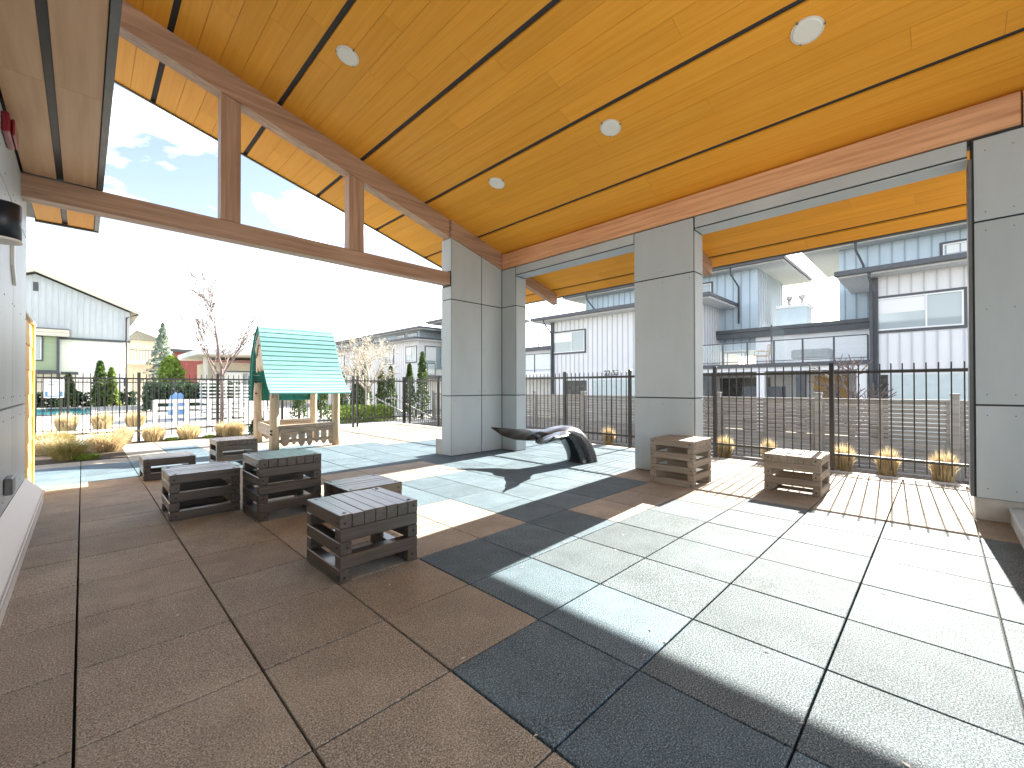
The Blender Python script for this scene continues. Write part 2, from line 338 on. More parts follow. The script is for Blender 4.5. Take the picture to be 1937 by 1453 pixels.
def bpiece(name, x0, x1, y0, y1, z0, z1, m, parent=None, c=.004, base=None):
    """bevelled box piece in world coordinates; alike ones share their mesh"""
    mb, k = bbox_mesh(abs(x1 - x0), abs(y1 - y0), abs(z1 - z0), c); k = (k, m.name)
    if k not in MC: MC[k] = mb.mesh(name)
    if base is None: base = WL.get(parent.name, Vector((0, 0, 0))) if parent else Vector((0, 0, 0))
    o = piece(name, MC[k], m, parent, Vector(((x0 + x1) / 2, (y0 + y1) / 2, (z0 + z1) / 2)) - base)
    WL[o.name] = Vector(((x0 + x1) / 2, (y0 + y1) / 2, (z0 + z1) / 2))
    return o
def copy_tree(o, parent=None):
    c = o.copy(); COL.objects.link(c)
    if parent: c.parent = parent
    for ch in list(o.children): copy_tree(ch, c)
    return c
def struct(name, mb, m, **k):
    o = build(name, mb, m, **k); o['kind'] = 'structure'; return o

# ------------------------------------------------------------------ ground
gm = MB(); gm.quad((-400, -400, -.9), (400, -400, -.9), (400, 400, -.9), (-400, 400, -.9)); struct('ground', gm, M_LAWN)
struct('lane', MB().box(9.95, 19.9, -40, 60, -.95, -.75), M_ASPH)
struct('terrace_slab', MB().box(-9, 7.0, -6, 12.1, -.9, -.045), M_JOINT)
struct('pool_deck', MB().box(-14, 8.7, 12.1, 60, -.9, -.012), M_CONC2)
struct('patio', MB().box(-9, 6.9, -14, -2.6, -.3, -.012), M_CONC2)  # unseen paving behind the camera, added to bounce light into the pavilion
bed = struct('planting_bed', MB().prism([(7.0, -8, -.9), (9.9, -8, -.9), (9.9, -8, -.36), (9.0, -8, -.34), (7.9, -8, -.08), (7.0, -8, -.02)], (0, 20.1, 0)).box(-6, -.60, 9.15, 12.1, -.04, .012).box(-.60, 2.4, 11.75, 12.1, -.04, .012), M_MULCH)
kerb = struct('kerb', MB().box(6.90, 7.06, -6, 12.2, -.3, .004, .006), M_CONC)

# rubber tile floor: tiles with recessed joints, each tile its own part
S = .6096
def tile_kind(i, j):
    if j <= 0 and i >= 7: return 'T'
    if j == 0 and i == 6: return 'T'
    if j == 1 and i >= 4: return 'B'
    if j == 2 and i >= 7: return 'B'
    if i <= -1:
        if j <= 10: return 'B'
        if j >= 14: return 'B'
        return 'S'
    if i == 0:
        if j < 0: return 'S'
        if j <= 10: return 'B'
        return 'B' if j >= 17 else 'S'
    if (i, j) in ((1, 2), (2, 2), (1, 3), (2, 3), (0, 0)): return 'B'
    if j in (6,) and 1 <= i <= 4: return 'B'
    if j == 7 and 1 <= i <= 4: return 'B'
    if j >= 14 and i <= 3: return 'B'
    if j >= 13 and i in (4, 5) and j <= 16: return 'B'
    if j >= 17 and i in (4, 5): return 'S'
    if j >= 12 and i >= 6: return 'B'
    if (i >= 2 and j <= 0) or (i >= 1 and j <= -2): return 'G'
    return 'S'
floor = struct('deck_floor', MB().box(-9, 6.9, -6, 12.05, -.044, -.03), M_JOINT)
cx, cy = cam.location.x, cam.location.y
f_ = Vector((math.cos(R(44.977)), math.sin(R(44.977)))); r_ = Vector((f_.y, -f_.x))
cand = []
for i in range(-5, 12):
    for j in range(-4, 20):
        x0, x1, y0, y1 = i * S, (i + 1) * S, j * S, (j + 1) * S
        if x0 > 6.85 or y0 > 12.0: continue
        if x1 <= -.6 and y1 > 9.2: continue
        x1 = min(x1, 6.895); y1 = min(y1, 12.04)
        vis = 0
        for px_, py_ in ((x0, y0), (x1, y0), (x0, y1), (x1, y1)):
            d = Vector((px_ - cx, py_ - cy)); z = d.dot(f_); x = d.dot(r_)
            if z > .3 and abs(x / z) < 1.26 and 1.3 / z < .95: vis = 1
        if y1 > -4: cand.append((not vis, (x0 - cx) ** 2 + (y0 - cy) ** 2, i, j, x0, x1, y0, y1))
cand.sort()
g_ = .0048
rest = {'B': MB(), 'S': MB(), 'T': MB(), 'G': MB()}
TM = {'B': M_BROWN, 'S': M_SLATE, 'T': M_TAN, 'G': M_GREY}
nt_ = 0
for hid, _, i, j, x0, x1, y0, y1 in cand:
    k = tile_kind(i, j)
    if hid: 
        if -9 < x0: rest[k].box(x0 + g_, x1 - g_, y0 + g_, y1 - g_, -.03, 0, .005)
        continue
    if nt_ < 290:
        dz = random.uniform(-.0012, .0012)
        o = bpiece('tile', x0 + g_, x1 - g_, y0 + g_, y1 - g_, -.03 + dz, dz, TM[k], floor, c=.003)
        o.rotation_euler = (random.uniform(-.0012, .0012), random.uniform(-.0012, .0012), random.uniform(-.002, .002)); nt_ += 1
    else: rest[k].box(x0 + g_, x1 - g_, y0 + g_, y1 - g_, -.03, 0, .005)
for k, mb in rest.items():
    if mb.v: build('tile_field', mb, TM[k], floor)['kind'] = 'stuff'

# ------------------------------------------------------------------ pavilion
PAV = thing('pavilion', 'open timber pavilion with gabled cedar ceiling and grey panel piers over the play floor', 'pavilion', (5.15, 4.9, 0))
ZC = lambda x: 4.10 + .2725 * (5.0 - x)
sl = math.atan(.2725)
Y0, Y1 = -3.0, 6.75
XE, XW = 7.13, -2.05
rf = MB()
def zslab(mb, xa, xb, ya, yb, lo, hi):
    mb.prism([(xa, ya, ZC(xa) + lo), (xb, ya, ZC(xb) + lo), (xb, ya, ZC(xb) + hi), (xa, ya, ZC(xa) + hi)], (0, yb - ya, 0)); return mb
zslab(rf, XW, XE, Y0, Y1, .028, .20)
roof = build('roof', rf, M_ROOF, PAV)
bnd = [4.35 + 1.206 * k for k in range(-6, 3)]
strips = [b for b in bnd if XW < b < XE]
edges = [XW] + [v for b in strips for v in (b - .030, b + .030)] + [XE - .03]
for a, b in zip(edges[0::2], edges[1::2]):
    n = max(1, round((b - a) / .229)); w = (b - a) / n
    for q in range(n):
        xa, xb = a + q * w + .0018, a + (q + 1) * w - .0018
        cuts = [Y0]; y = Y0 + random.uniform(.6, 3.4)
        while y < Y1 - .5: cuts.append(y); y += 3.66
        cuts.append(Y1)
        for ya, yb in zip(cuts[:-1], cuts[1:]):
            build('ceiling_plank', zslab(MB(), xa, xb, ya + .001, yb - .001, 0, .022), M_PLANK, roof, center=True)
# edge trims of the roof
fz = MB(); zslab(fz, XE - .012, XE + .03, Y0, Y1 + .02, -.004, .24); build('eave_fascia', fz, M_METAL, roof)
fz = MB(); zslab(fz, XW, XE - .03, Y1 + .002, Y1 + .03, -.022, .24); build('rake_fascia', fz, M_METAL, roof)

def sbeam(name, xa, xb, ya, yb, dep, m, top=-.004):
    return build(name, zslab(MB(), xa, xb, ya, yb, top - dep, top), m, PAV, center=True)
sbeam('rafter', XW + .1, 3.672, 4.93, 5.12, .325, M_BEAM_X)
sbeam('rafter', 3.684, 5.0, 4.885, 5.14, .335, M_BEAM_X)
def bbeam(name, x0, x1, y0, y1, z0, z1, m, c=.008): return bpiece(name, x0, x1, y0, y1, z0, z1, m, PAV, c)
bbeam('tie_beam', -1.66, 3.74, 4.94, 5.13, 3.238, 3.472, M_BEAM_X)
for xa, xb in ((.045, .268), (1.745, 1.985)):
    zt = ZC((xa + xb) / 2) - .325
    build('king_post', MB().prism([(xa, 4.945, 3.475), (xb, 4.945, 3.475), (xb, 4.945, ZC(xb) - .332), (xa, 4.945, ZC(xa) - .332)], (0, .18, 0)), M_BEAM_Z, PAV, center=True)
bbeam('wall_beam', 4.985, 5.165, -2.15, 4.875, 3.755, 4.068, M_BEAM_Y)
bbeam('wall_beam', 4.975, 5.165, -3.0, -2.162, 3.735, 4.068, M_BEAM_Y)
sbeam('rafter_tail', 5.33, 6.98, 5.01, 5.14, .24, M_BEAM_X)
sbeam('rafter_tail', 5.33, 6.90, 1.33, 1.46, .24, M_BEAM_X)

# panelled piers: a dark core behind grey panels with open joints
SCREW = []
def panel_y(par, xa, xb, z0, z1, y, z1b=None):      # panel facing -Y
    if z1b is None: return bpiece('wall_panel', xa, xb, y, y + .012, z0, z1, M_PANEL, par, .0015)
    return build('wall_panel', MB().prism([(xa, y, z0), (xb, y, z0), (xb, y, z1b), (xa, y, z1)], (0, .012, 0)), M_PANEL, par, center=True)
def panel_x(par, ya, yb, z0, z1, x, d=.012): return bpiece('wall_panel', x, x + d, ya, yb, z0, z1, M_PANEL, par, .0015)
def screws_x(par, pts, x, sgn):
    mb = MB()
    for y, z in pts: mb.disc((x, y, z), (sgn, 0, 0), .006, .003, 6)
    build('screw_heads', mb, M_METAL, par)
def screws_y(par, pts, y):
    mb = MB()
    for x, z in pts: mb.disc((x, y, z), (0, -1, 0), .006, .003, 6)
    build('screw_heads', mb, M_METAL, par)
ROWS = ((.012, 1.128), (1.146, 2.952), (2.970, 3.738))
# corner pier
cp = MB().box(3.697, 5.31, 4.914, 5.19, -.03, 4.0).box(5.014, 5.31, 4.504, 4.914, -.03, 3.99)
pier = build('corner_pier', cp, M_TRIM, PAV)
for z0, z1 in ROWS[:2]:
    panel_y(pier, 3.70, 4.437, z0, z1, 4.9); panel_y(pier, 4.455, 4.998, z0, z1, 4.9)
panel_y(pier, 3.70, 4.437, 2.97, ZC(3.7) - .345, 4.9, ZC(4.437) - .345); panel_y(pier, 4.455, 4.998, 2.97, ZC(4.455) - .345, 4.9, ZC(4.998) - .345)
for z0, z1 in ((.012, 1.128), (1.146, 2.952), (2.97, 3.20), (3.50, ZC(3.7) - .345)):
    bpiece('wall_panel', 3.684, 3.697, 4.905, 5.19, z0, z1, M_PANEL, pier, .0015)
for z0, z1 in ROWS:
    panel_x(pier, 4.502, 4.885, z0, z1, 5.0)
for z0, z1 in ((.012, 1.128), (1.146, 2.952), (2.97, 3.55)):
    bpiece('wall_panel', 5.022, 5.30, 4.49, 4.503, z0, z1, M_PANEL, pier, .0015)
screws_y(pier, [(x, z) for x in (3.76, 4.38, 4.51, 4.94) for z in (.10, 1.05, 1.22, 2.05, 2.88, 3.05)], 4.9)
build('concrete_plinth', MB().box(3.70, 4.3, 5.2, 5.42, -.03, .30, .006), M_CONC, pier)
# middle pier
cp = MB().box(5.014, 5.31, .904, 1.836, -.03, 3.99); pier2 = build('middle_pier', cp, M_TRIM, PAV)
for z0, z1 in ROWS: panel_x(pier2, .905, 1.838, z0, z1, 5.0)
for z0, z1 in ((.012, 1.128), (1.146, 2.952), (2.97, 3.55)):
    bpiece('wall_panel', 5.022, 5.30, .890, .903, z0, z1, M_PANEL, pier2, .0015)
    bpiece('wall_panel', 5.022, 5.30, 1.837, 1.85, z0, z1, M_PANEL, pier2, .0015)
screws_x(pier2, [(y, z) for y in (.96, 1.37, 1.78) for z in (.10, 1.05, 1.22, 2.05, 2.88, 3.05, 3.66)], 5.0, -1)
# right pier
cp = MB().box(5.014, 5.31, -3.0, -1.83, .216, 3.99); pier3 = build('right_pier', cp, M_TRIM, PAV)
for z0, z1 in ((.218, 1.110), (1.128, 2.905), (2.923, 3.722)): panel_x(pier3, -2.9, -1.845, z0, z1, 5.0)
for z0, z1 in ((.218, 3.55),): bpiece('corner_trim', 5.0, 5.30, -1.83, -1.803, z0, z1, M_METAL, pier3, .002)
build('concrete_base', MB().box(5.03, 5.30, -2.95, -1.835, -.03, .2155, .006), M_CONC, pier3)
screws_x(pier3, [(y, z) for y in (-1.92, -2.1) for z in (.31, 1.02, 1.22, 2.05, 2.82, 3.0, 3.6)], 5.0, -1)
# headers over the two openings and the blocking behind the beam
for ya, yb in ((1.85, 4.49), (-1.803, .89)):
    hd = build('header', MB().box(5.02, 5.30, ya + .002, yb - .002, 3.575, 3.745), M_TRIM, PAV)
    bpiece('wall_panel', 5.006, 5.019, ya + .004, yb - .004, 3.590, 3.742, M_PANEL, hd, .0015)
    bpiece('wall_panel', 5.012, 5.30, ya + .004, yb - .004, 3.560, 3.573, M_PANEL, hd, .0015)
bk = MB(); bk.prism([(5.17, -3, 3.75), (5.30, -3, 3.75), (5.30, -3, ZC(5.30) - .004), (5.17, -3, ZC(5.17) - .004)], (0, 8.19, 0)); build('blocking_wall', bk, M_PANEL, PAV)

# clubhouse walls on the left and behind the camera, with the low embossed soffit
CLUB = thing('clubhouse', 'grey panelled clubhouse wall with sloped white ledge at the left edge', 'building', (-1.8, 2, 0))
lw = build('wall', MB().box(-2.0, -1.664, -3.0, 5.57, -.03, 3.50), M_TRIM, CLUB)
build('upper_wall', MB().box(-2.3, -2.08, -3, 6.6, 3.48, 5.6), M_PANEL, CLUB)
ys = [5.56, 4.335, 3.115, 1.895, .675, -.545, -1.765, -2.2]
for ya, yb in zip(ys[1:], ys[:-1]):
    for z0, z1 in ((.30, 1.118), (1.136, 2.93), (2.948, 3.455)):
        bpiece('wall_panel', -1.663, -1.65, ya + .008, yb - .008, z0, z1, M_PANEL, lw, .0015)
for ya, yb in ((5.5705, 5.583),):
    for z0, z1 in ((.012, 1.118), (1.136, 2.93), (2.948, 3.455)): bpiece('wall_panel', -1.99, -1.66, ya, yb, z0, z1, M_PANEL, lw, .0015)
screws_x(lw, [(y, z) for y in (5.48, 5.0, 4.42, 4.25, 3.7, 3.2) for z in (.38, 1.03, 1.22, 2.05, 2.85, 3.02)], -1.65, 1)
lg = MB().prism([(-1.648, -2.19, -.03), (-1.512, -2.19, -.03), (-1.512, -2.19, .135), (-1.648, -2.19, .295)], (0, 7.82, 0))
build('ledge', lg, M_WPLAS, CLUB)
build('ledge_edge', MB().box(-1.5115, -1.500, -2.04, 5.63, .118, .143, .003), M_STEEL, CLUB)
rw_ = build('return_wall', MB().box(2.4, 5.0, -3.6, -3.32, -.03, 4.6), M_PANEL, CLUB)  # unseen behind the camera; length set by how it shades the right pier
rwk = struct('raised_walk', MB().box(2.2, 4.985, -3.31, -2.062, -.03, .118, .004), M_CONC)
for k in range(3):
    for q in range(1): bpiece('paving_slab', 4.985 - (k + 1) * .92 + .003, 4.985 - k * .92 - .003, -2.05 - (q + 1) * 1.25 + .003, -2.05 - q * .8 - .003, .1185, .158, M_PANEL, rwk, .005)
# soffit along the wall
sof = build('soffit', MB().box(-2.0, -1.06, -3, 6.70, 3.502, 3.70), M_TRIM, CLUB)
for a, b in ((-1.635, -1.405), (-1.352, -1.105)):
    cuts = [-3, .1, 2.9, 4.93]
    for ya, yb in zip(cuts[:-1], cuts[1:]): bpiece('soffit_board', a, b, ya + .001, yb - .001, 3.480, 3.5015, M_SOFFIT, sof, .002)
    bpiece('soffit_board', a, b, 5.14, 6.66, 3.480, 3.5015, M_PLANK, sof, .002)
build('soffit_trim', MB().box(-1.098, -1.052, -3, 4.93, 3.470, 3.79).box(-1.098, -1.052, 5.14, 6.72, 3.470, 3.79), M_METAL, sof)
build('soffit_trim', MB().box(-1.65, -1.052, 6.69, 6.72, 3.46, 3.79), M_METAL, sof)

# short orange lap-sided wing wall
OW = thing('wing_wall', 'short orange lap sided wing wall beyond the grey clubhouse wall', 'wall', (-1.85, 6.3, 0))
build('core', MB().box(-1.99, -1.685, 5.60, 6.98, -.03, 2.10), M_CREAM, OW)
for k in range(7):
    z = .02 + k * .30
    build('siding_board', MB().prism([(-1.684, 5.61, z), (-1.668, 5.61, z), (-1.678, 5.61, z + .297), (-1.684, 5.61, z + .297)], (0, 1.24, 0)), M_ORANGE, OW, center=True)
    build('siding_board', MB().prism([(-1.99, 6.985, z), (-1.99, 6.998, z), (-1.99, 6.99, z + .297), (-1.99, 6.985, z + .297)], (.30, 0, 0)), M_ORANGE, OW, center=True)
for a, b in ((6.856, 6.925), (6.93, 6.999)): bpiece('corner_board', -1.684, -1.655, a, b, .0, 2.12, M_ORANGE, OW, .003)
build('coping', MB().box(-2.0, -1.645, 5.60, 7.01, 2.122, 2.15, .004), M_CREAM, OW)

# ceiling lights
nrm = Vector((-.2725, 0, -1)).normalized()
LAB = ['round white ceiling disc light in the upper left above the timber truss', 'round white ceiling disc light nearest the camera at upper right',
       'round white ceiling disc light in the middle of the row of three', 'round white ceiling disc light farthest down the row toward the corner pier']
for (x, y), lab in zip(((.981, 3.296), (3.423, -.766), (3.425, 1.283), (3.415, 3.344)), LAB):
    t = thing('ceiling_light', lab, 'ceiling light', (x, y, ZC(x)), 'ceiling disc lights')
    rim = MB().disc(Vector((0, 0, 0)), nrm, .128, .012, 32); build('rim', rim, M_WPLAS, t, local=True)
    build('lens', MB().disc(nrm * .0121, nrm, .119, .009, 32, .105), M_WHITE, t, local=True)
    cl = MB()
    for k in range(3):
        a = k * 2.094 + .6; u = Vector((1, 0, -.2725)).normalized(); v = Vector((0, 1, 0)); p = (u * math.cos(a) + v * math.sin(a)) * .128
        cl.disc(p + nrm * .002, nrm, .010, .010, 8)
    build('clips', cl, M_METAL, t, local=True)['kind'] = 'stuff'

# fixtures on the left wall
t = thing('fire_alarm', 'dark red fire alarm strobe on the grey wall at the left edge', 'alarm', (-1.65, 3.65, 3.33))
build('body', MB().box(-1.649, -1.605, 3.42, 3.80, 3.255, 3.41, .01), M_RED, t)
build('lens', MB().box(-1.6045, -1.585, 3.50, 3.80, 3.265, 3.40, .01), M_RED, t)
t = thing('wall_lamp', 'dark navy cylinder wall lamp with white rim on the left wall', 'wall lamp', (-1.65, 2.36, 2.29))
build('backplate', MB().box(-1.649, -1.635, 2.29, 2.43, 2.22, 2.38, .004), M_NAVY, t)
build('shade', MB().tube([(-1.55, 2.36, 2.19), (-1.55, 2.36, 2.402)], .083, 28), M_NAVY, t)
build('rim', MB().tube([(-1.55, 2.36, 2.175), (-1.55, 2.36, 2.1895)], .086, 28), M_WPLAS, t)
t = thing('conduit', 'short white bent conduit below the navy wall lamp', 'conduit', (-1.64, 4.2, 2.2))
build('pipe', MB().prism([(-1.6485, 4.12, 2.37), (-1.6485, 4.30, 2.22), (-1.6485, 4.30, 2.30), (-1.6485, 4.20, 2.39), (-1.6485, 4.20, 2.62), (-1.6485, 4.12, 2.62)], (.02, 0, 0)), M_WPLAS, t)
t = thing('outlet_box', 'grey outdoor outlet cover low on the wall above the white ledge', 'outlet cover', (-1.65, 3.85, .49))
build('cover', MB().box(-1.649, -1.60, 3.72, 3.95, .43, .565, .008), M_METAL, t)
build('socket', MB().disc((-1.62, 3.85, .4295), (0, 0, -1), .018, .006, 12), M_BLACKHOLE, t)
build('latch', MB().box(-1.649, -1.63, 3.96, 3.98, .475, .515, .003), M_BLACKHOLE, t)

# ------------------------------------------------------------------ log-cabin crates
def crate(x0, y0, layers, h, along, tone, label, size=.594, n=7):
    t = thing('timber_crate', label, 'crate', (x0 + size / 2, y0 + size / 2, 0), 'timber block crates')
    a, lh = size, h / layers
    x1, y1 = x0 + a, y0 + a
    wd = a / n
    for k in range(n):                                    # top planks
        j = random.uniform(-.0015, .0015)
        if along == 'y': bpiece('top_plank', x0 + k * wd + .0008, x0 + (k + 1) * wd - .0008, y0 + j, y1 + j, h - lh, h + j, M_TIMB[tone + '_y'], t, .004)
        else: bpiece('top_plank', x0 + j, x1 + j, y0 + k * wd + .0008, y0 + (k + 1) * wd - .0008, h - lh, h + j, M_TIMB[tone + '_x'], t, .004)
    other = {'y': 'x', 'x': 'y'}
    ax = along
    for l in range(layers - 2, -1, -1):
        ax = other[ax]; z0, z1 = l * lh + .0012, (l + 1) * lh - .0012
        for s in (0, 1):
            if ax == 'x': yy = y0 if s == 0 else y1 - wd * .98; bpiece('rail', x0 + .001, x1 - .001, yy, yy + wd * .98, z0, z1, M_TIMB[tone + '_x'], t, .005)
            else: xx = x0 if s == 0 else x1 - wd * .98; bpiece('rail', xx, xx + wd * .98, y0 + .001, y1 - .001, z0, z1, M_TIMB[tone + '_y'], t, .005)
    bl = MB()
    for sx in (0, 1):
        for sy in (0, 1):
            bl.disc((x0 + (.05 if sx == 0 else a - .05), y0 + (.05 if sy == 0 else a - .05), h), (0, 0, 1), .014, .0025, 10)
    for l in range(0, layers, 2):
        for sx in (0, 1):
            zz = (l + .5) * lh + random.uniform(-.012, .012); q_ = random.uniform(.03, .055)
            bl.disc((x0 + (q_ if sx == 0 else a - q_), y0 - .0005, zz), (0, -1, 0), .009, .002, 8)
            bl.disc((x0 - .0005, y0 + (q_ if sx == 0 else a - q_), zz), (-1, 0, 0), .009, .002, 8)
    build('bolts', bl, M_BLACKHOLE, t)
    return t
crate(0.0, 1.205, 5, .45, 'y', 'dark', 'dark brown timber crate nearest the camera with lengthwise top planks')
crate(0.0, 3.052, 7, .60, 'y', 'dark', 'tallest dark timber crate in the left cluster behind the nearest one')
crate(-.606, 3.665, 5, .45, 'x', 'dark', 'dark timber crate left of the tall one with long top boards')
crate(-.606, 6.20, 3, .30, 'x', 'dark', 'lowest and leftmost reddish dark timber crate')
crate(.338, 6.70, 5, .43, 'y', 'dark', 'dark timber crate farthest back in front of the playhouse')
crate(.625, 2.48, 3, .29, 'x', 'dark', 'low flat timber crate tucked behind the nearest crate')
crate(4.305, .63, 7, .60, 'y', 'pale', 'tall weathered grey timber crate against the middle pier')
crate(4.92, -.60, 5, .455, 'x', 'pale', 'weathered timber crate with sunlit top in the right opening')

# ------------------------------------------------------------------ whale tail seat
WT = thing('whale_tail', 'glossy black whale tail play sculpture rising from the floor between the piers', 'sculpture', (4.93, 2.90, 0))
WT.rotation_euler = (0, 0, math.atan2(.217, -.976))
wb = MB()
def lerp(xs, ys, v):
    for a, b, c, d in zip(xs[:-1], xs[1:], ys[:-1], ys[1:]):
        if v <= b: q = (v - a) / (b - a); q = q * q * (3 - 2 * q); return c + (d - c) * q
    return ys[-1]
spine = [(-.11, -.01, .265, .255), (-.085, .10, .245, .24), (-.035, .21, .225, .228), (.04, .325, .212, .212), (.14, .425, .212, .185), (.26, .495, .222, .150), (.40, .53, .240, .112), (.56, .53, .255, .078), (.74, .512, .23, .052), (.90, .497, .15, .03)]
nseg = 22; rings = []
for k, (a, z, wv, th) in enumerate(spine):
    p0 = spine[max(k - 1, 0)]; p1 = spine[min(k + 1, len(spine) - 1)]
    d = Vector((p1[0] - p0[0], 0, p1[1] - p0[1])).normalized(); up = Vector((-d.z, 0, d.x))
    if k == 0: up = Vector((-1, 0, 0))
    ring = []
    for q in range(nseg):
        an = 2 * math.pi * q / nseg; ca, sa = math.cos(an), math.sin(an)
        ridge = 1 + .07 * math.cos(4 * an) if sa > 0 else 1
        p = Vector((a, 0, z)) + Vector((0, 1, 0)) * (wv * math.copysign(abs(ca) ** .8, ca)) + up * (th * math.copysign(abs(sa) ** .85, sa) * ridge)
        if k == 0: p.z = -.004
        ring.append(len(wb.v)); wb.v.append(tuple(p))
    rings.append(ring)
for A, B in zip(rings[:-1], rings[1:]):
    for q in range(nseg): r2 = (q + 1) % nseg; wb.f.append((A[q], A[r2], B[r2], B[q]))
wb.f.append(tuple(rings[-1]))
# flukes
NP, NC = 44, 9
top, bot = {}, {}
for i in range(NP + 1):
    s = -1 + 2 * i / NP; ab = abs(s)
    le = lerp([0, .2, .45, .75, 1.0], [.26, .34, .55, .90, 1.225], ab)
    te = lerp([0, .06, .2, .45, .75, 1.0], [.90, .955, 1.04, 1.13, 1.20, 1.235], ab)
    zz = .500 + .085 * ab ** 2.2 - .035 * math.sin(ab * math.pi)
    for c in range(NC + 1):
        u = c / NC; th = (.075 * (1 - ab) ** .8 + .014) * math.sqrt(max(0, 4 * u * (1 - u))) * (1.15 - .4 * u)
        a = le + (te - le) * u
        dz = .13 * (u - .5) * (1 - ab ** 2)
        top[i, c] = len(wb.v); wb.v.append((a, s * .90, zz + th - dz)); bot[i, c] = len(wb.v); wb.v.append((a, s * .90, zz - th * .8 - dz))
for i in range(NP):
    for c in range(NC):
        wb.f.append((top[i, c], top[i + 1, c], top[i + 1, c + 1], top[i, c + 1])); wb.f.append((bot[i, c], bot[i, c + 1], bot[i + 1, c + 1], bot[i + 1, c]))
wbo = build('tail_body', wb, M_WHALE, WT, local=True, smooth=True)
bm = bmesh.new(); bm.from_mesh(wbo.data); bmesh.ops.recalc_face_normals(bm, faces=bm.faces); bm.to_mesh(wbo.data); bm.free()
bt = MB(); bt.disc((-.02, .19, .08), (0, 1, 0), .016, .012, 12).disc((-.02, -.203, .08), (0, -1, 0), .016, .012, 12); build('bolts', bt, M_STEEL, WT, local=True)

# ------------------------------------------------------------------ iron picket fences
PK = MB().box(-.008, .008, -.008, .008, .09, 1.635, .002).mesh('picket')
PO = MB().box(-.030, .030, -.030, .030, -.03, 1.655, .004).box(-.035, .035, -.035, .035, 1.6555, 1.67, .003).mesh('post')
def iron_fence(label, a, b, posts, skip=(), name='iron_fence'):
    a = Vector((*a, 0)); b = Vector((*b, 0)); L = (b - a).length; d = (b - a) / L
    t = thing(name, label, 'fence', a, 'black iron picket fences'); ang = math.atan2(d.y, d.x)
    for s in posts: piece('post', PO, M_BLACK, t, d * s, (0, 0, ang))
    if 'rt' : 
        for z in (1.50, .235):
            m_, k = bbox_mesh(L, .030, .038, .003); me = m_.mesh('rail'); piece('rail', me, M_BLACK, t, d * (L / 2) + Vector((0, 0, z + .019)), (0, 0, ang))
    n = int(L / .122); cnt = 0
    for k in range(1, n + 1):
        s = k * .122
        if s > L - .03 or any(abs(s - q) < .045 for q in posts): continue
        p = a + d * s
        if any(lo < (p.y if abs(d.y) > .5 else p.x) < hi for lo, hi in skip): continue
        piece('picket', PK, M_BLACK, t, d * s, (0, 0, ang)); cnt += 1
    return t
iron_fence('black iron picket fence along the right side kerb behind the piers', (7.05, -3.9), (7.05, 12.15), [3.5 + 1.745 * k - 1.745 * 2 for k in range(10)] + [16.05])
iron_fence('black iron picket fence across the back of the play terrace', (-1.93, 12.15), (7.02, 12.15), [0, 1.69, 3.29, 4.89, 6.49, 7.05, 7.20, 8.93])
iron_fence('farther black iron fence around the pool with paired gate posts', (-4.5, 22.4), (6.0, 22.4), [0, 1.6, 2.72, 2.90, 4.6, 6.2, 7.8, 9.4, 10.4], name='pool_fence')

# pool sign on the far fence
t = thing('pool_sign', 'white pool capacity sign with blue foot on the far iron fence', 'sign', (-1.97, 22.34, 1.27))
build('board', MB().box(-2.25, -1.71, 22.335, 22.35, .92, 1.62, .003), M_SIGNW, t)
build('blue_field', MB().box(-2.21, -2.14, 22.332, 22.3345, .96, 1.16).box(-1.82, -1.75, 22.332, 22.3345, .96, 1.16).box(-2.14, -1.82, 22.332, 22.3345, .96, 1.0), M_SIGNB, t)
def text(body, size, loc, rot, m, parent, ext=.002):
    cu = bpy.data.curves.new('lettering', 'FONT'); cu.body = body; cu.size = size; cu.align_x = 'CENTER'; cu.extrude = ext
    tmp = bpy.data.objects.new('tmp', cu); COL.objects.link(tmp)
    dg = bpy.context.evaluated_depsgraph_get(); me = bpy.data.meshes.new_from_object(tmp.evaluated_get(dg)); bpy.data.objects.remove(tmp)
    me.materials.clear(); o = piece('lettering', me, m, parent, Vector(loc) - WL[parent.name], rot); return o
text('POOL', .10, (-1.98, 22.333, 1.50), (R(90), 0, 0), M_TEXT, t)
text('CAPACITY', .10, (-1.98, 22.333, 1.39), (R(90), 0, 0), M_TEXT, t)

# ------------------------------------------------------------------ grey slat fence
SF = thing('slat_fence', 'low grey horizontal slat timber fence behind the iron fence', 'fence', (9.2, 3, -.4))
py = [-5.57 + 1.90 * k for k in range(11)]
SLT = MB().box(-.009, .009, -.89, .89, -.032, .032, .003).mesh('slat')
for k, y in enumerate(py):
    bpiece('post', 9.145, 9.255, y - .055, y + .055, -.9, 1.15, M_SLAT, SF, .004); bpiece('post_cap', 9.135, 9.265, y - .066, y + .066, 1.1505, 1.18, M_SLAT, SF, .004)
    if k == len(py) - 1: break
    for q in range(18): piece('slat', SLT, M_SLAT, SF, Vector((9.2, y + .95, -.29 + q * .0765)) - WL[SF.name], (random.uniform(-.004, .004), 0, 0))
    bpiece('top_rail', 9.16, 9.24, y + .057, y + 1.843, 1.050, 1.072, M_SLAT, SF, .003)
    bpiece('stile', 9.168, 9.189, y + .92, y + .98, -.4, 1.048, M_SLAT, SF, .003)
    for yy in (y + .085, y + 1.815): bpiece('stile', 9.172, 9.189, yy - .02, yy + .02, -.4, 1.048, M_SLAT, SF, .003)

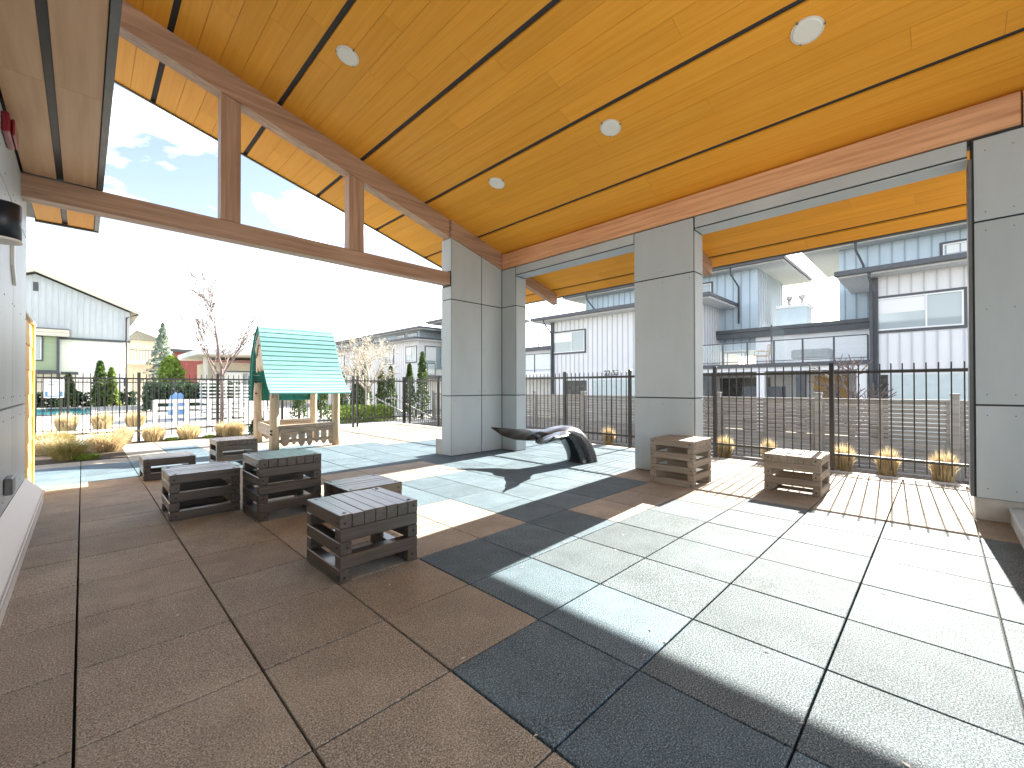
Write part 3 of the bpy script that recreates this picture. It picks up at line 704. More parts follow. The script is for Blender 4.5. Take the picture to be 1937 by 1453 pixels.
# ------------------------------------------------------------------ playhouse
PH = thing('playhouse', 'small log playhouse with flared teal slat roof and picket bench', 'playhouse', (1.62, 8.22, 0), rotz=R(-4.5))
LX, LY = 1.25, 1.72
def log(x, y, top, r0, r1):
    pts = []; 
    for k in range(7): pts.append((x + random.uniform(-.008, .008), y + random.uniform(-.008, .008), -.03 + (top + .03) * k / 6))
    return build('post', MB().tube(pts, [r0 + (r1 - r0) * k / 6 for k in range(7)], 14), M_LOG, PH, local=True, smooth=False)
log(0, 0, 1.40, .098, .082); log(LX, 0, 1.40, .085, .074); log(0, LY, 1.42, .095, .08); log(LX, LY, 1.42, .09, .078)
prof = [(LY / 2, 2.66), (LY / 2 - .10, 2.585), (LY / 2 - .185, 2.48), (LY / 2 - .255, 2.36), (LY / 2 - .32, 2.24), (LY / 2 - .385, 2.12), (LY / 2 - .45, 2.0), (LY / 2 - .52, 1.88), (LY / 2 - .595, 1.76), (LY / 2 - .675, 1.65), (LY / 2 - .765, 1.545), (LY / 2 - .86, 1.45), (LY / 2 - .965, 1.365), (LY / 2 - 1.075, 1.29), (LY / 2 - 1.195, 1.225), (LY / 2 - 1.315, 1.165)]
def path(prof):
    seg = [0]
    for a, b in zip(prof[:-1], prof[1:]): seg.append(seg[-1] + math.hypot(b[0] - a[0], b[1] - a[1]))
    def f(u):
        q_ = u * seg[-1]
        for k in range(len(seg) - 1):
            if q_ <= seg[k + 1] + 1e-9:
                q = (q_ - seg[k]) / (seg[k + 1] - seg[k]); return prof[k][0] + (prof[k + 1][0] - prof[k][0]) * q, prof[k][1] + (prof[k + 1][1] - prof[k][1]) * q
        return prof[-1]
    return f
front = path(prof)
bprof = [(LY / 2 + .005, 2.66), (LY / 2 + .22, 2.56), (LY / 2 + .44, 2.42), (LY / 2 + .64, 2.21), (LY / 2 + .80, 1.96), (LY / 2 + .91, 1.68), (LY / 2 + .97, 1.40), (LY / 2 + 1.0, 1.16), (LY / 2 + .98, .98)]
backp = path(bprof)
NSL = 17
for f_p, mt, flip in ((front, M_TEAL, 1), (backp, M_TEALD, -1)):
    for k in range(NSL):
        a = f_p((k + .03) / NSL); b = f_p((k + .97) / NSL)
        d = Vector((0, b[0] - a[0], b[1] - a[1])).normalized(); n_ = Vector((0, d.z, -d.y)) * flip
        P = [Vector((-.16, a[0], a[1])), Vector((-.16, b[0], b[1])), Vector((-.16, b[0], b[1])) + n_ * .030, Vector((-.16, a[0], a[1])) + n_ * .022]
        build('roof_slat', MB().prism(P, (LX + .34, 0, 0)), mt, PH, local=True)
    for x in (-.135, LX + .10):
        mb = MB()
        for k in range(16):
            a = f_p(k / 16); b = f_p((k + 1) / 16); w = .085
            d = Vector((b[0] - a[0], b[1] - a[1])).normalized(); n_ = Vector((d.y, -d.x)) * flip * w
            mb.prism([(x, *a), (x, *b), (x, b[0] - n_.x, b[1] - n_.y), (x, a[0] - n_.x, a[1] - n_.y)], (.035, 0, 0))
        build('bargeboard', mb, mt if flip < 0 else M_LOGX, PH, local=True)
# gable of upright boards with scalloped feet under a pale cap with a rounded arch
for gx in (-.09, LX + .06):
    for k in range(8):
        y0_ = LY / 2 - .42 + k * .125; y1_ = y0_ + .119; ym = (y0_ + y1_) / 2
        zt = 2.36 - abs(ym - LY / 2 - .10) * .9
        zb_ = 1.74 + .05 * math.cos(k * 2.2)
        build('gable_board', MB().prism([(gx, y0_, zb_), (gx, ym, zb_ - .05), (gx, y1_, zb_), (gx, y1_, zt), (gx, y0_, zt)], (.025, 0, 0)), M_LOG, PH, local=True)
    cap = []
    for k in range(9): cap.append((gx - .03, LY / 2 + .06 + .30 * math.cos(math.pi * (1 - k / 8)), 2.02 + .26 * math.sin(math.pi * k / 8)))
    cap += [(gx - .03, *backp(.36)), (gx - .03, *backp(.22)), (gx - .03, *backp(.08)), (gx - .03, LY / 2, 2.63), (gx - .03, *front(.08)), (gx - .03, *front(.2)), (gx - .03, *front(.31))]
    build('gable_cap', MB().prism([(a, b, c - .012) for a, b, c in cap], (.028, 0, 0)), M_LOGX, PH, local=True)
# dark teal side panels
build('side_panel', MB().box(.06, .34, LY + .09, LY + .12, 1.02, 1.72, .01), M_TEALD, PH, local=True)
build('side_panel', MB().box(.52, .80, LY + .09, LY + .12, .98, 1.70, .01), M_TEALD, PH, local=True)
# benches with hanging pickets
def bench(y, sgn):
    build('seat', MB().prism([(.07, y - .09 * sgn, .455), (LX - .07, y - .09 * sgn, .47), (LX - .07, y + .12 * sgn, .47), (.07, y + .12 * sgn, .455)], (0, 0, .045)), M_LOGX, PH, local=True)
    build('apron', MB().box(.10, LX - .08, y - .03, y + .03, .345, .452, .008), M_LOGX, PH, local=True)
    build('low_rail', MB().box(.07, LX - .07, y - .002, y + .03, .13, .20, .006), M_LOGX, PH, local=True)
    xx = .12; k = 0
    while xx < LX - .16:
        w = (.16, .10, .125, .11, .10, .115, .10)[k % 7]; zb2 = .055 + .03 * math.sin(k * 1.9)
        build('picket', MB().prism([(xx, y - .028, zb2 + .07), (xx + w * .35, y - .028, zb2), (xx + w * .7, y - .028, zb2 + .015), (xx + w, y - .028, zb2 + .07), (xx + w, y - .028, .344), (xx, y - .028, .344)], (0, .024, 0)), M_LOGX, PH, local=True)
        xx += w + .042; k += 1
bench(0, 1); bench(LY, -1)
build('side_board', MB().prism([(-.02, .09, .24), (-.02, LY - .09, .26), (-.02, LY - .09, .50), (-.02, .09, .48)], (.04, 0, 0)), M_LOGX, PH, local=True)
bo = MB()
for (x, y, z) in ((-.01, -.096, .40), (-.01, -.096, .33)): bo.disc((x - .06, y + .02, z), (-.6, -.8, 0), .022, .012, 10)
for z in (1.16, 1.42): bo.disc((-.05, LY - .075, z), (-.6, -.8, 0), .022, .012, 10)
build('bolts', bo, M_BLACKHOLE, PH, local=True)

# ------------------------------------------------------------------ plants
def grass_mesh(n, h, r, flare, seed, up=.55):
    rd = random.Random(seed); mb = MB()
    for k in range(n):
        a = rd.uniform(0, 6.283); q = r * math.sqrt(rd.random()); hh = h * rd.uniform(.55, 1.05) * (1 - .25 * (q / r) ** 2)
        bx, by = math.cos(a) * q * .55, math.sin(a) * q * .55
        ln = flare * (.25 + q / r) * rd.uniform(.6, 1.2); a2 = a + rd.uniform(-.6, .6)
        mx, my = bx + math.cos(a2) * ln * .35, by + math.sin(a2) * ln * .35; tx, ty = bx + math.cos(a2) * ln, by + math.sin(a2) * ln
        w = rd.uniform(.0035, .0075); pa = rd.uniform(0, 3.14); px_, py_ = math.cos(pa) * w, math.sin(pa) * w
        mb.quad((bx - px_, by - py_, 0), (bx + px_, by + py_, 0), (mx + px_, my + py_, hh * .62), (mx - px_, my - py_, hh * .62))
        mb.tri((mx - px_ , my - py_, hh * .62), (mx + px_, my + py_, hh * .62), (tx, ty, hh * rd.uniform(up + .2, 1)))
    return mb.mesh('grass')
GMA = [grass_mesh(1500, .56, .36, .26, s, .3) for s in (1, 2)]
GMB_ = [grass_mesh(900, .62, .30, .12, s) for s in (4, 5, 6)]
GGR = [grass_mesh(350, .17, .30, .14, 9)]
def grass(me, m, x, y, s, label, group, z=0, rz=0, sz=None):
    if not me.materials: me.materials.append(m)
    o = piece('ornamental_grass', me, m, None, (x, y, z), (0, 0, rz), (s, s, sz or s)); return setp(o, label, 'ornamental grass', group)
GA = 'dry ornamental grass clumps'
grass(GMA[0], M_STRAWG, -1.38, 9.5, .84, 'greenish straw grass mound nearest the orange wing wall', GA, 0, .3)
grass(GMA[1], M_STRAW, -.86, 10.35, 1.0, 'broad golden straw grass mound at the corner of the left bed', GA, 0, 1.9)
grass(GMA[0], M_STRAW, -1.60, 11.35, .95, 'rear straw grass mound against the back iron fence', GA, 0, 4)
grass(GMA[1], M_STRAW, -1.66, 10.6, .8, 'yellowish straw grass mound between the other left mounds', GA, 0, 3)
for k, (x, lab) in enumerate(((-.52, 'small upright straw grass tuft behind the left mounds'), (.02, 'upright straw grass clump leftmost of the row along the fence'), (.70, 'upright straw grass clump in the middle of the row along the fence'), (1.52, 'upright straw grass clump at the playhouse end of the row'))):
    grass(GMB_[k % 3], M_STRAW, x, 11.9, (.8, 1.02, 1.1, 1.12)[k], lab, GA, 0, k * 1.3, .78)
o = grass(GMB_[1], M_STRAW, 1.74, 11.86, .9, 'short straw grass clump beside the dark bush', GA, 0, 2.2, .78)
for y, s, lab in ((3.8, .62, 'low dry grass tuft beyond the whale tail by the iron fence'), (1.28, .62, 'low dry grass tuft beside the middle pier under the fence rail'), (.55, .5, 'low dry grass tuft behind the weathered crate on the right'), (-.50, .62, 'dry grass tuft just right of the fence post by the kerb'), (-1.03, .60, 'dry grass tuft between the other two at the right fence'), (-1.62, .62, 'dry grass tuft closest to the right pier under the fence')):
    grass(GMB_[int(y * 7) % 3], M_STRAW, 7.34, y, s, lab, 'dry grass tufts along the right fence', -.03, y, .80)
for x, y, s, lab in ((-1.15, 9.35, .9, 'low green new grass at the front of the left bed'), (.36, 11.8, .7, 'small lime green plant between two straw clumps'), (1.12, 11.8, .7, 'small lime green plant beside the third straw clump')):
    o = grass(GGR[0], M_LIME, x, y, s, lab, 'small green bed plants', 0, x); o['category'] = 'plant'; o.name = 'green_plant'

def leaf_cloud(mb, pts, size, rd):
    for p in pts:
        p = Vector(p); u = Vector((rd.gauss(0, 1), rd.gauss(0, 1), rd.gauss(0, 1))).normalized(); v = u.cross(Vector((rd.gauss(0, 1), rd.gauss(0, 1), rd.gauss(0, 1)))).normalized()
        s = size * rd.uniform(.6, 1.4); mb.quad(p - u * s - v * s * .5, p + u * s - v * s * .5, p + u * s * .7 + v * s * .5, p - u * s * .7 + v * s * .5)
def cone_pts(n, h, r, rd, z0=0, pw=1.0, tiers=0):
    P = []
    for _ in range(n):
        q = rd.random() ** .75; z = q * h
        rr = r * (1 - q) ** pw * (.88 + .12 * math.sin(z * 9)) + .02
        if tiers: rr *= .55 + .45 * (1 - ((q * tiers) % 1))
        a = rd.uniform(0, 6.283); k = math.sqrt(rd.uniform(.25, 1)); lump = 1 + .22 * mnoise.noise(Vector((math.cos(a) * 1.5, math.sin(a) * 1.5, z * 2.2 + h)))
        P.append((math.cos(a) * rr * k * lump, math.sin(a) * rr * k * lump, z0 + z))
    return P
def conifer(name, label, cat, x, y, h, r, m, n, size, seed, group, pw=.8, tiers=0, z=0):
    rd = random.Random(seed); t = thing(name, label, cat, (x, y, z), group)
    build('trunk', MB().tube([(0, 0, -.05), (0, 0, h * .85)], [r * .12 + .02, .012], 7), M_BARK, t, local=True)
    mb = MB(); leaf_cloud(mb, cone_pts(n, h, r, rd, .03, pw, tiers), size, rd); build('crown', mb, m, t, local=True); return t
CG = 'columnar cedars beyond the back fence'
for k, (x, y, h, r, lab) in enumerate(((8.85, 13.75, 2.75, .36, 'tallest columnar cedar at the right end of the hedge row'), (8.45, 14.1, 2.25, .34, 'columnar cedar second from the right end of the row'), (7.95, 14.75, 2.15, .34, 'columnar cedar left of the gap in the cedar row'), (7.72, 15.1, 2.0, .32, 'short columnar cedar left of the gap in the cedar row'), (7.2, 15.55, 2.2, .36, 'columnar cedar near the middle of the cedar row'), (6.95, 15.85, 2.1, .34, 'columnar cedar just right of the blossom tree'), (6.55, 16.3, 1.9, .34, 'dark columnar cedar right behind the blossom tree'), (5.9, 16.9, 1.85, .34, 'leftmost columnar cedar beyond the blossom tree'), (5.2, 17.4, 1.8, .36, 'columnar cedar seen just right of the playhouse roof'))):
    conifer('columnar_cedar', lab, 'cedar tree', x, y, h, r, M_CEDAR, 1700, .042, 20 + k, CG, .55)
HG = 'cedars behind the pool'
for k, (x, y, h, r, lab) in enumerate(((-1.9, 40, 2.2, .6, 'dark cedar beside the far gate posts behind the pool'), (-.35, 40, 3.1, .7, 'tallest dark cedar in front of the white siding wall'), (.25, 40.3, 2.7, .55, 'lime tinted cedar right of the tallest one behind the pool'), (-4.2, 40, 3.9, .5, 'yellow green cedar rising above the pool sign'))):
    conifer('pool_cedar', lab, 'cedar tree', x, y, h, r, M_LIME if k > 1 else M_CEDAR, 900, .11, 50 + k, HG, .7)
hd_ = MB(); rd = random.Random(3)
leaf_cloud(hd_, [(rd.uniform(-9, 1.6), 40.8 + rd.uniform(-.4, .4), rd.uniform(0, 1.0)) for _ in range(2200)], .13, rd)
setp(build('low_hedge', hd_, M_CONIF), 'low dark hedge along the far side of the pool', 'hedge')
conifer('spruce_tree', 'tall pale pointed spruce behind the lime tree left of the red building', 'spruce tree', 2.6, 35.5, 5.6, 2.0, M_SPRUCE, 2400, .085, 77, None, .95, 10)
conifer('lime_tree', 'bright lime green rounded conifer in front of the spruce', 'conifer', 2.75, 33.0, 3.25, 1.3, M_LIME, 2400, .10, 78, None, .5)
conifer('dark_bush', 'small dark green conical bush left of the playhouse', 'bush', 2.18, 11.55, .58, .24, M_CONIF, 800, .035, 79, None, .6)
dh = MB(); rd = random.Random(4)
leaf_cloud(dh, [(1.2 + rd.uniform(0, 4.6), 30 + rd.uniform(-.5, .5), rd.uniform(0, 1.7) * (1 - .2 * rd.random())) for _ in range(2400)], .11, rd)
setp(build('dark_hedge', dh, M_CONIF), 'dense dark hedge behind the stacked loungers', 'hedge')
sg = MB(); rd = random.Random(5)
leaf_cloud(sg, [(5.3 + rd.uniform(0, 2.3), 13.6 + rd.uniform(0, 1.2), rd.uniform(0, .62)) for _ in range(2600)], .045, rd)
setp(build('lime_ground_shrubs', sg, M_LIME), 'low lime green shrubs between the back fence and the cedars', 'shrub')

def branch(mb, p, d, L, r, lev, rd, tips, spread=.55, gravity=.0):
    pts = [Vector(p)]; d = Vector(d).normalized(); n = 4
    for k in range(n):
        d = (d + Vector((rd.gauss(0, .09), rd.gauss(0, .09), rd.gauss(0, .05) + gravity))).normalized(); pts.append(pts[-1] + d * (L / n))
    mb.tube(pts, [max(.0085, r * (1 - .55 * k / n)) for k in range(n + 1)], 6 if lev > 1 else 4, cap=False)
    if lev == 0: tips += pts[1:]; return
    nb = rd.randint(4, 5) if lev > 1 else rd.randint(4, 6)
    for k in range(nb):
        q = rd.uniform(.35, 1.0) if k else 1.0; i = min(n, max(1, int(q * n + .5))); a = rd.uniform(0, 6.283)
        u = d.cross(Vector((0, 0, 1)) if abs(d.z) < .95 else Vector((1, 0, 0))).normalized(); v = d.cross(u)
        nd = d * math.cos(spread) + (u * math.cos(a) + v * math.sin(a)) * math.sin(spread)
        if k == 0: nd = d + (nd - d) * .3
        branch(mb, pts[i], nd, L * rd.uniform(.55, .75), r * (1 - .55 * i / n) * .7, lev - 1, rd, tips, spread, gravity)
def bare_tree(name, label, x, y, h, trunk, r, seed, m, lev=3, spread=.55, z=0, blossoms=0, bm_=None):
    rd = random.Random(seed); t = thing(name, label, 'tree', (x, y, z)); tb = MB(); tips = []
    tb.tube([(0, 0, -.05), (.01, .01, trunk * .5), (0, 0, trunk)], [r * 1.15, r, r * .9], 10)
    build('trunk', tb, m, t, local=True)
    cb = MB(); 
    for k in range(5):
        a = k * 1.257 + rd.uniform(-.3, .3); branch(cb, (0, 0, trunk * rd.uniform(.72, 1.0)), (math.cos(a) * .62, math.sin(a) * .62, 1), (h - trunk) * rd.uniform(.36, .5), r * .55, lev - 1, rd, tips, spread)
    branch(cb, (0, 0, trunk), (.03, 0, 1), (h - trunk) * .5, r * .8, lev, rd, tips, spread)
    build('branches', cb, m, t, local=True)
    if blossoms:
        bb = MB(); P = []
        for _ in range(blossoms):
            p = rd.choice(tips); P.append(p + Vector((rd.gauss(0, .05), rd.gauss(0, .05), rd.gauss(0, .05))))
        leaf_cloud(bb, P, .026, rd); build('blossom', bb, bm_, t, local=True)
    return t
bare_tree('bare_tree', 'slender leafless red barked tree beyond the back fence', 1.93, 14.6, 4.85, 1.9, .05, 11, M_BARK, 3, .48)
bare_tree('small_bare_tree', 'small leafless reddish tree behind the right slat fence', 11.0, -.19, 2.75, 1.25, .06, 15, M_BARK, 3, .62, -.75)
bare_tree('blossom_tree', 'pale trunked tree covered in cream blossom beyond the back fence', 6.75, 14.45, 3.75, 1.15, .075, 21, M_BARKP, 3, .6, 0, 2600, M_BLOS)

# ------------------------------------------------------------------ pool area
struct('pool_coping', MB().box(-9, -.6, 27.6, 36.4, -.1, .04, .01), M_CONC)
struct('pool_water', MB().box(-8.6, -.9, 27.9, 36.1, .0, .046), M_WATER)
for k, (x, y, lab) in enumerate(((-1.55, 17.5, 'orange straw clump just inside the far fence at left'), (-.75, 17.3, 'orange straw clump second from left near the pool'), (.05, 17.6, 'orange straw clump nearest the white rail fence'))):
    grass(GMB_[k], M_STRAW, x, y, 1.25, lab, 'orange grass clumps by the pool', 0, k, 1.0)
WFN = thing('white_rail_fence', 'low white post and rail fence beyond the iron fence', 'fence', (1.6, 16.1, 0))
for x in (.42, .95, 1.25, 1.85, 2.45, 3.0): bpiece('post', x - .06, x + .06, 16.04, 16.16, -.01, .90, M_WPLAS, WFN, .006)
for z in (.30, .58, .80): bpiece('rail', .42, 3.0, 16.085, 16.115, z, z + .11, M_WPLAS, WFN, .004)
def lounger_stack(x, y, n, lab):
    t = thing('lounger_stack', lab, 'loungers', (x, y, 0), 'stacks of white loungers')
    for k in range(n):
        z = .05 + k * .145
        mb = MB().box(-.33, .33, -.9, .9, z, z + .05, .006)
        for sx in (-.3, .3):
            for sy in (-.75, .75): mb.box(sx - .025, sx + .025, sy - .03, sy + .03, z + .052, z + .14)
        build('lounger', mb, M_WPLAS, t, local=True)
lounger_stack(2.72, 20.3, 11, 'left tall stack of white sun loungers behind the rail fence'); lounger_stack(3.62, 20.2, 10, 'right stack of white sun loungers behind the iron fence')
tp = MB(); rd = random.Random(8)
nx = 6
H = lambda i, j: .0 if i in (0, nx) or j in (0, 4) else 1.0 + .10 * math.sin(i * 1.7 + j) + rd.uniform(-.05, .05)
G = {(i, j): (1.30 + i * .10, 20.6 + j * .3, H(i, j)) for i in range(nx + 1) for j in range(5)}
for i in range(nx):
    for j in range(4): tp.quad(G[i, j], G[i + 1, j], G[i + 1, j + 1], G[i, j + 1])
setp(build('blue_tarp', tp, M_BLUET), 'crumpled blue tarp over poolside furniture left of the loungers', 'tarp')
ch = MB()
for k in range(3):
    x = 3.55 + k * .34
    ch.box(x, x + .26, 17.5, 17.95, .33, .37).prism([(x, 17.92, .37), (x + .26, 17.92, .37), (x + .26, 18.1, .86), (x, 18.1, .86)], (0, .03, 0))
    for sx in (.02, .22):
        for sy in (17.52, 17.9): ch.box(x + sx - .015, x + sx + .015, sy - .015, sy + .015, -.01, .33)
setp(build('white_chairs', ch, M_WPLAS), 'row of three joined white poolside seats left of the playhouse', 'seat')
# stair handrails
for dx_, lab in ((0, 'left sloping pale metal handrail beyond the back fence'), (.62, 'right sloping pale metal handrail in front of the cedars')):
    t = thing('handrail', lab, 'handrail', (6.9 + dx_, 14.0 - dx_ * .5, 0), 'stair handrails')
    A, B, C = Vector((-.25, .25, .86)), Vector((0, 0, .88)), Vector((1.15, -1.0, .08))
    build('rail', MB().tube([A, B, C], .028, 8), M_STEEL, t, local=True)
    for P in (A, B, (B + C) / 2, C): build('post', MB().tube([(P.x, P.y, -.4), (P.x, P.y, P.z - .03)], .02, 8), M_STEEL, t, local=True)

# ------------------------------------------------------------------ houses
def window(par, p, u, w, h, n_, mull=(), trim=True, m=None, sash=.05):
    """window with lower-left corner p, width along u, outward normal n_"""
    u = Vector(u).normalized(); n_ = Vector(n_).normalized(); p = Vector(p); up = Vector((0, 0, 1))
    def bx(a0, a1, b0, b1, d0, d1):
        q = [p + u * a + up * b for a, b in ((a0, b0), (a1, b0), (a1, b1), (a0, b1))]
        return [v + n_ * d0 for v in q], n_ * (d1 - d0)
    fr = MB()
    for a0, a1, b0, b1 in ((0, w, 0, sash), (0, w, h - sash, h), (0, sash, sash, h - sash), (w - sash, w, sash, h - sash)): fr.prism(*bx(a0, a1, b0, b1, .002, .06))
    for q in mull: fr.prism(*bx(q * w - sash / 2, q * w + sash / 2, sash, h - sash, .002, .055))
    f = build('window', fr, M_WPLAS, par)
    build('pane', MB().prism(*bx(sash, w - sash, sash, h - sash, .004, .02)), M_PANE, f)
    if w > 1.5: build('blind', MB().prism(*bx(sash + .01, (mull[0] if mull else 1) * w - sash / 2 - .01, h * .52, h - sash - .01, .0215, .026)), M_WPLAS, f)  # pale sheet added on the glass for the bright part of its reflection
    if trim:
        tr = MB()
        for a0, a1, b0, b1 in ((-.09, w + .09, -.10, -.003), (-.09, w + .09, h + .003, h + .09), (-.09, -.003, -.003, h + .003), (w + .003, w + .09, -.003, h + .003)): tr.prism(*bx(a0, a1, b0, b1, .002, .05))
        build('trim', tr, M_DKTRIM, f)
    return f
def battens(par, p, u, w, z0, z1, n_, m, step=.32, gaps=()):
    """vertical cover strips over a wall face"""
    u = Vector(u).normalized(); n_ = Vector(n_).normalized(); p = Vector(p)
    k = 0; s = step * .5; cache = {}
    while s < w:
        segs = [(z0, z1)]
        for a, b, c, d in gaps:
            if a < s < b: segs = [q for lo, hi in segs for q in ((lo, min(hi, c)), (max(lo, d), hi)) if q[1] - q[0] > .05]
        for lo, hi in segs:
            key = round(hi - lo, 3)
            if key not in cache:
                cache[key] = MB().prism([u * -.022 - Vector((0, 0, 0)), u * .022, u * .022 + Vector((0, 0, hi - lo)), u * -.022 + Vector((0, 0, hi - lo))], n_ * .03).mesh('batten')
            piece('batten', cache[key], m, par, p + u * s + n_ * .002 + Vector((0, 0, lo)) - WL[par.name])
        s += step
def flat_roof(par, x0, x1, y0, y1, z, th=.26):
    build('roof', MB().box(x0, x1, y0, y1, z + .11, z + th), M_DKTRIM, par)
    build('soffit', MB().box(x0 + .06, x1 - .06, y0 + .06, y1 - .06, z + .03, z + .108), M_EAVE, par)
    build('gutter', MB().box(x0 - .10, x0 - .002, y0 - .02, y1 + .02, z + .08, z + th + .02, .02), M_DKTRIM, par)
def downspout(par, pts, r=.045): build('downspout', MB().tube(pts, r, 6), M_DKTRIM, par)
U = Vector((0, -1, 0)); NX = Vector((-1, 0, 0)); GZ = -.78
def glass_rail(par, x, ya, yb, z0, z1, n):
    g = MB().box(x - .006, x + .006, ya, yb, z0 + .12, z1 - .03)
    build('glass_panel', g, M_RAILG, par)
    build('rail', MB().box(x - .025, x + .025, ya, yb, z1 - .028, z1 + .012).box(x - .02, x + .02, ya, yb, z0 + .09, z0 + .118), M_DKTRIM, par)
    for k in range(n + 1):
        y = ya + (yb - ya) * k / n; bpiece('baluster_post', x - .03, x + .03, y - .03, y + .03, z0 - .1, z1 - .03, M_DKTRIM, par, .004)

def town_front(h, ya, yb, x=20.0, eave=5.40, wins=(), corner_l=True, num=None, ground=()):
    """two-storey front volume facing -X between ya<yb"""
    b = build('wall', MB().box(x, x + 6, ya, yb, GZ, eave + .03), M_WSIDE, h)
    gaps = []
    for (wy, wz, ww, wh, mu) in wins:
        window(b, (x, wy, wz), U, ww, wh, NX, mu); gaps.append((yb - wy - .12, yb - wy + ww + .12, wz - .12, wz + wh + .12))
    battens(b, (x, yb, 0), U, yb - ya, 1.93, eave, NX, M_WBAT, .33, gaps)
    build('belt_trim', MB().box(x - .05, x - .002, ya, yb, 1.83, 1.93), M_DKTRIM, h)
    flat_roof(h, x - .85, x + 6, ya - .9, yb + .95, eave)
    bpiece('corner_post', x - .10, x + .10, yb - .24, yb + .02, GZ, eave, M_DKTRIM, h, .01)
    downspout(h, [(x - .86, yb - .05, eave + .1), (x - .80, yb - .05, eave - .08), (x - .13, yb - .14, eave - .75), (x - .13, yb - .14, GZ)])
    return b
def tower(h, ya, yb, x, top, z0=3.2, name='upper_wall', side_l=True):
    b = build(name, MB().box(x, x + 5, ya, yb, z0, top + .03), M_BLUE, h)
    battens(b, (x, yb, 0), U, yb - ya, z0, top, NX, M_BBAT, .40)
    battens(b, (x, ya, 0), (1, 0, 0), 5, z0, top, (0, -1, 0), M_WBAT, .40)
    flat_roof(h, x - .75, x + 5.5, ya - 1.35, yb + 1.3, top)
    return b
# right house
HR = thing('townhouse', 'white and blue townhouse with wide upstairs window at the right edge', 'townhouse', (22, -4, GZ), 'townhouses along the lane')
town_front(HR, -10, .28, wins=((.12, 3.40, 2.30, 1.20, (.60,)),))
tw = tower(HR, -10, 1.62, 23.0, 7.42); window(tw, (23, -1.70, 6.15), U, 1.6, .8, NX)
downspout(HR, [(22.26, .95, 7.5), (22.3, .95, 7.2), (22.9, .75, 6.6), (22.9, .75, 5.6)])
build('garage_door', MB().box(19.955, 19.985, -3.4, -.35, GZ, 1.74), M_GAR, HR); build('entry', MB().box(19.955, 19.985, -.22, .0, GZ, 1.74), M_DARKIN, HR)
# middle house
HM = thing('townhouse', 'white and blue townhouse with blue tower between the two openings', 'townhouse', (22, 10, GZ), 'townhouses along the lane')
wl = town_front(HM, 6.75, 16.0, wins=((15.82, 3.45, 2.4, 1.25, (.60,)),))
tw = tower(HM, 4.94, 15.5, 23.0, 7.30); window(tw, (23, 8.6, 6.15), U, 1.4, .8, NX)
downspout(HM, [(22.26, 6.0, 7.4), (22.3, 6.0, 7.1), (22.9, 5.8, 6.5), (22.9, 5.8, 4.6)]); downspout(HM, [(22.26, 14.9, 7.4), (22.3, 14.9, 7.1), (22.9, 14.7, 6.5), (22.9, 14.7, 5.6)])
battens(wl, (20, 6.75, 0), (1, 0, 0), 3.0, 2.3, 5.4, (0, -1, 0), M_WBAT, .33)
build('garage_door', MB().box(19.955, 19.985, 7.4, 12.9, GZ, 1.70), M_GAR, HM); build('entry', MB().box(19.955, 19.985, 13.3, 15.0, GZ, 1.70), M_DARKIN, HM)
num = text('22 55', .42, (19.97, 11.6, 1.96), (R(90), 0, R(-90)), M_DKTRIM, HM, .015)
# shared balcony block between the houses
BB = thing('balcony_block', 'glass railed balcony over dark carports between the two near townhouses', 'balcony', (21.5, 3.5, GZ))
build('deck', MB().box(20.02, 22.95, .30, 6.74, 1.98, 2.28), M_WLAP, BB); build('deck_fascia', MB().box(19.93, 20.01, .30, 6.74, 2.16, 2.33), M_DKTRIM, BB)
build('back_wall', MB().box(22.6, 22.95, .30, 4.93, 2.29, 4.05), M_WLAP, BB)
build('parapet', MB().box(22.3, 22.95, .30, 6.7, 4.06, 4.22).box(22.36, 22.58, .30, 6.7, 3.78, 4.055), M_DKTRIM, BB)
glass_rail(BB, 20.1, .36, 6.70, 2.33, 3.32, 6)
build('privacy_screen', MB().box(20.15, 22.2, 3.62, 3.645, 2.33, 4.0), M_RAILG, BB); bpiece('screen_post', 20.12, 20.17, 3.60, 3.66, 2.33, 4.02, M_DKTRIM, BB)
for y in (6.3, 4.05, 2.55, .55): bpiece('column', 20.05, 20.35, y - .16, y + .16, GZ, 1.975, M_DKTRIM if y in (2.55, 6.3) else M_WLAP, BB, .01)
build('carport_back', MB().box(22.6, 22.95, .30, 6.74, GZ, 1.975), M_WLAP, BB)
build('dark_window', MB().box(22.52, 22.585, 4.3, 6.6, -.2, 1.75), M_DARKIN, BB)
build('planter_box', MB().box(20.4, 21.0, 3.3, 4.9, GZ, 1.32), M_DKTRIM, BB)
build('wood_gate', MB().box(22.50, 22.585, 1.3, 2.5, .7, 1.80), M_ORANGE, BB)
CH = thing('chimney_box', 'blue clad roof chimney box with two round vents', 'chimney', (24.5, 3.6, 4.2))
build('box', MB().box(24, 25.2, 3.05, 4.25, 3.8, 5.28), M_BLUE, CH); build('cap', MB().box(23.9, 25.3, 2.95, 4.35, 5.282, 5.42), M_WSIDE, CH)
for y in (3.35, 3.9): build('vent', MB().tube([(24.6, y, 5.42), (24.6, y, 5.85)], .08, 10).tube([(24.6, y, 5.78), (24.6, y, 5.95)], .14, 10), M_STEEL, CH)
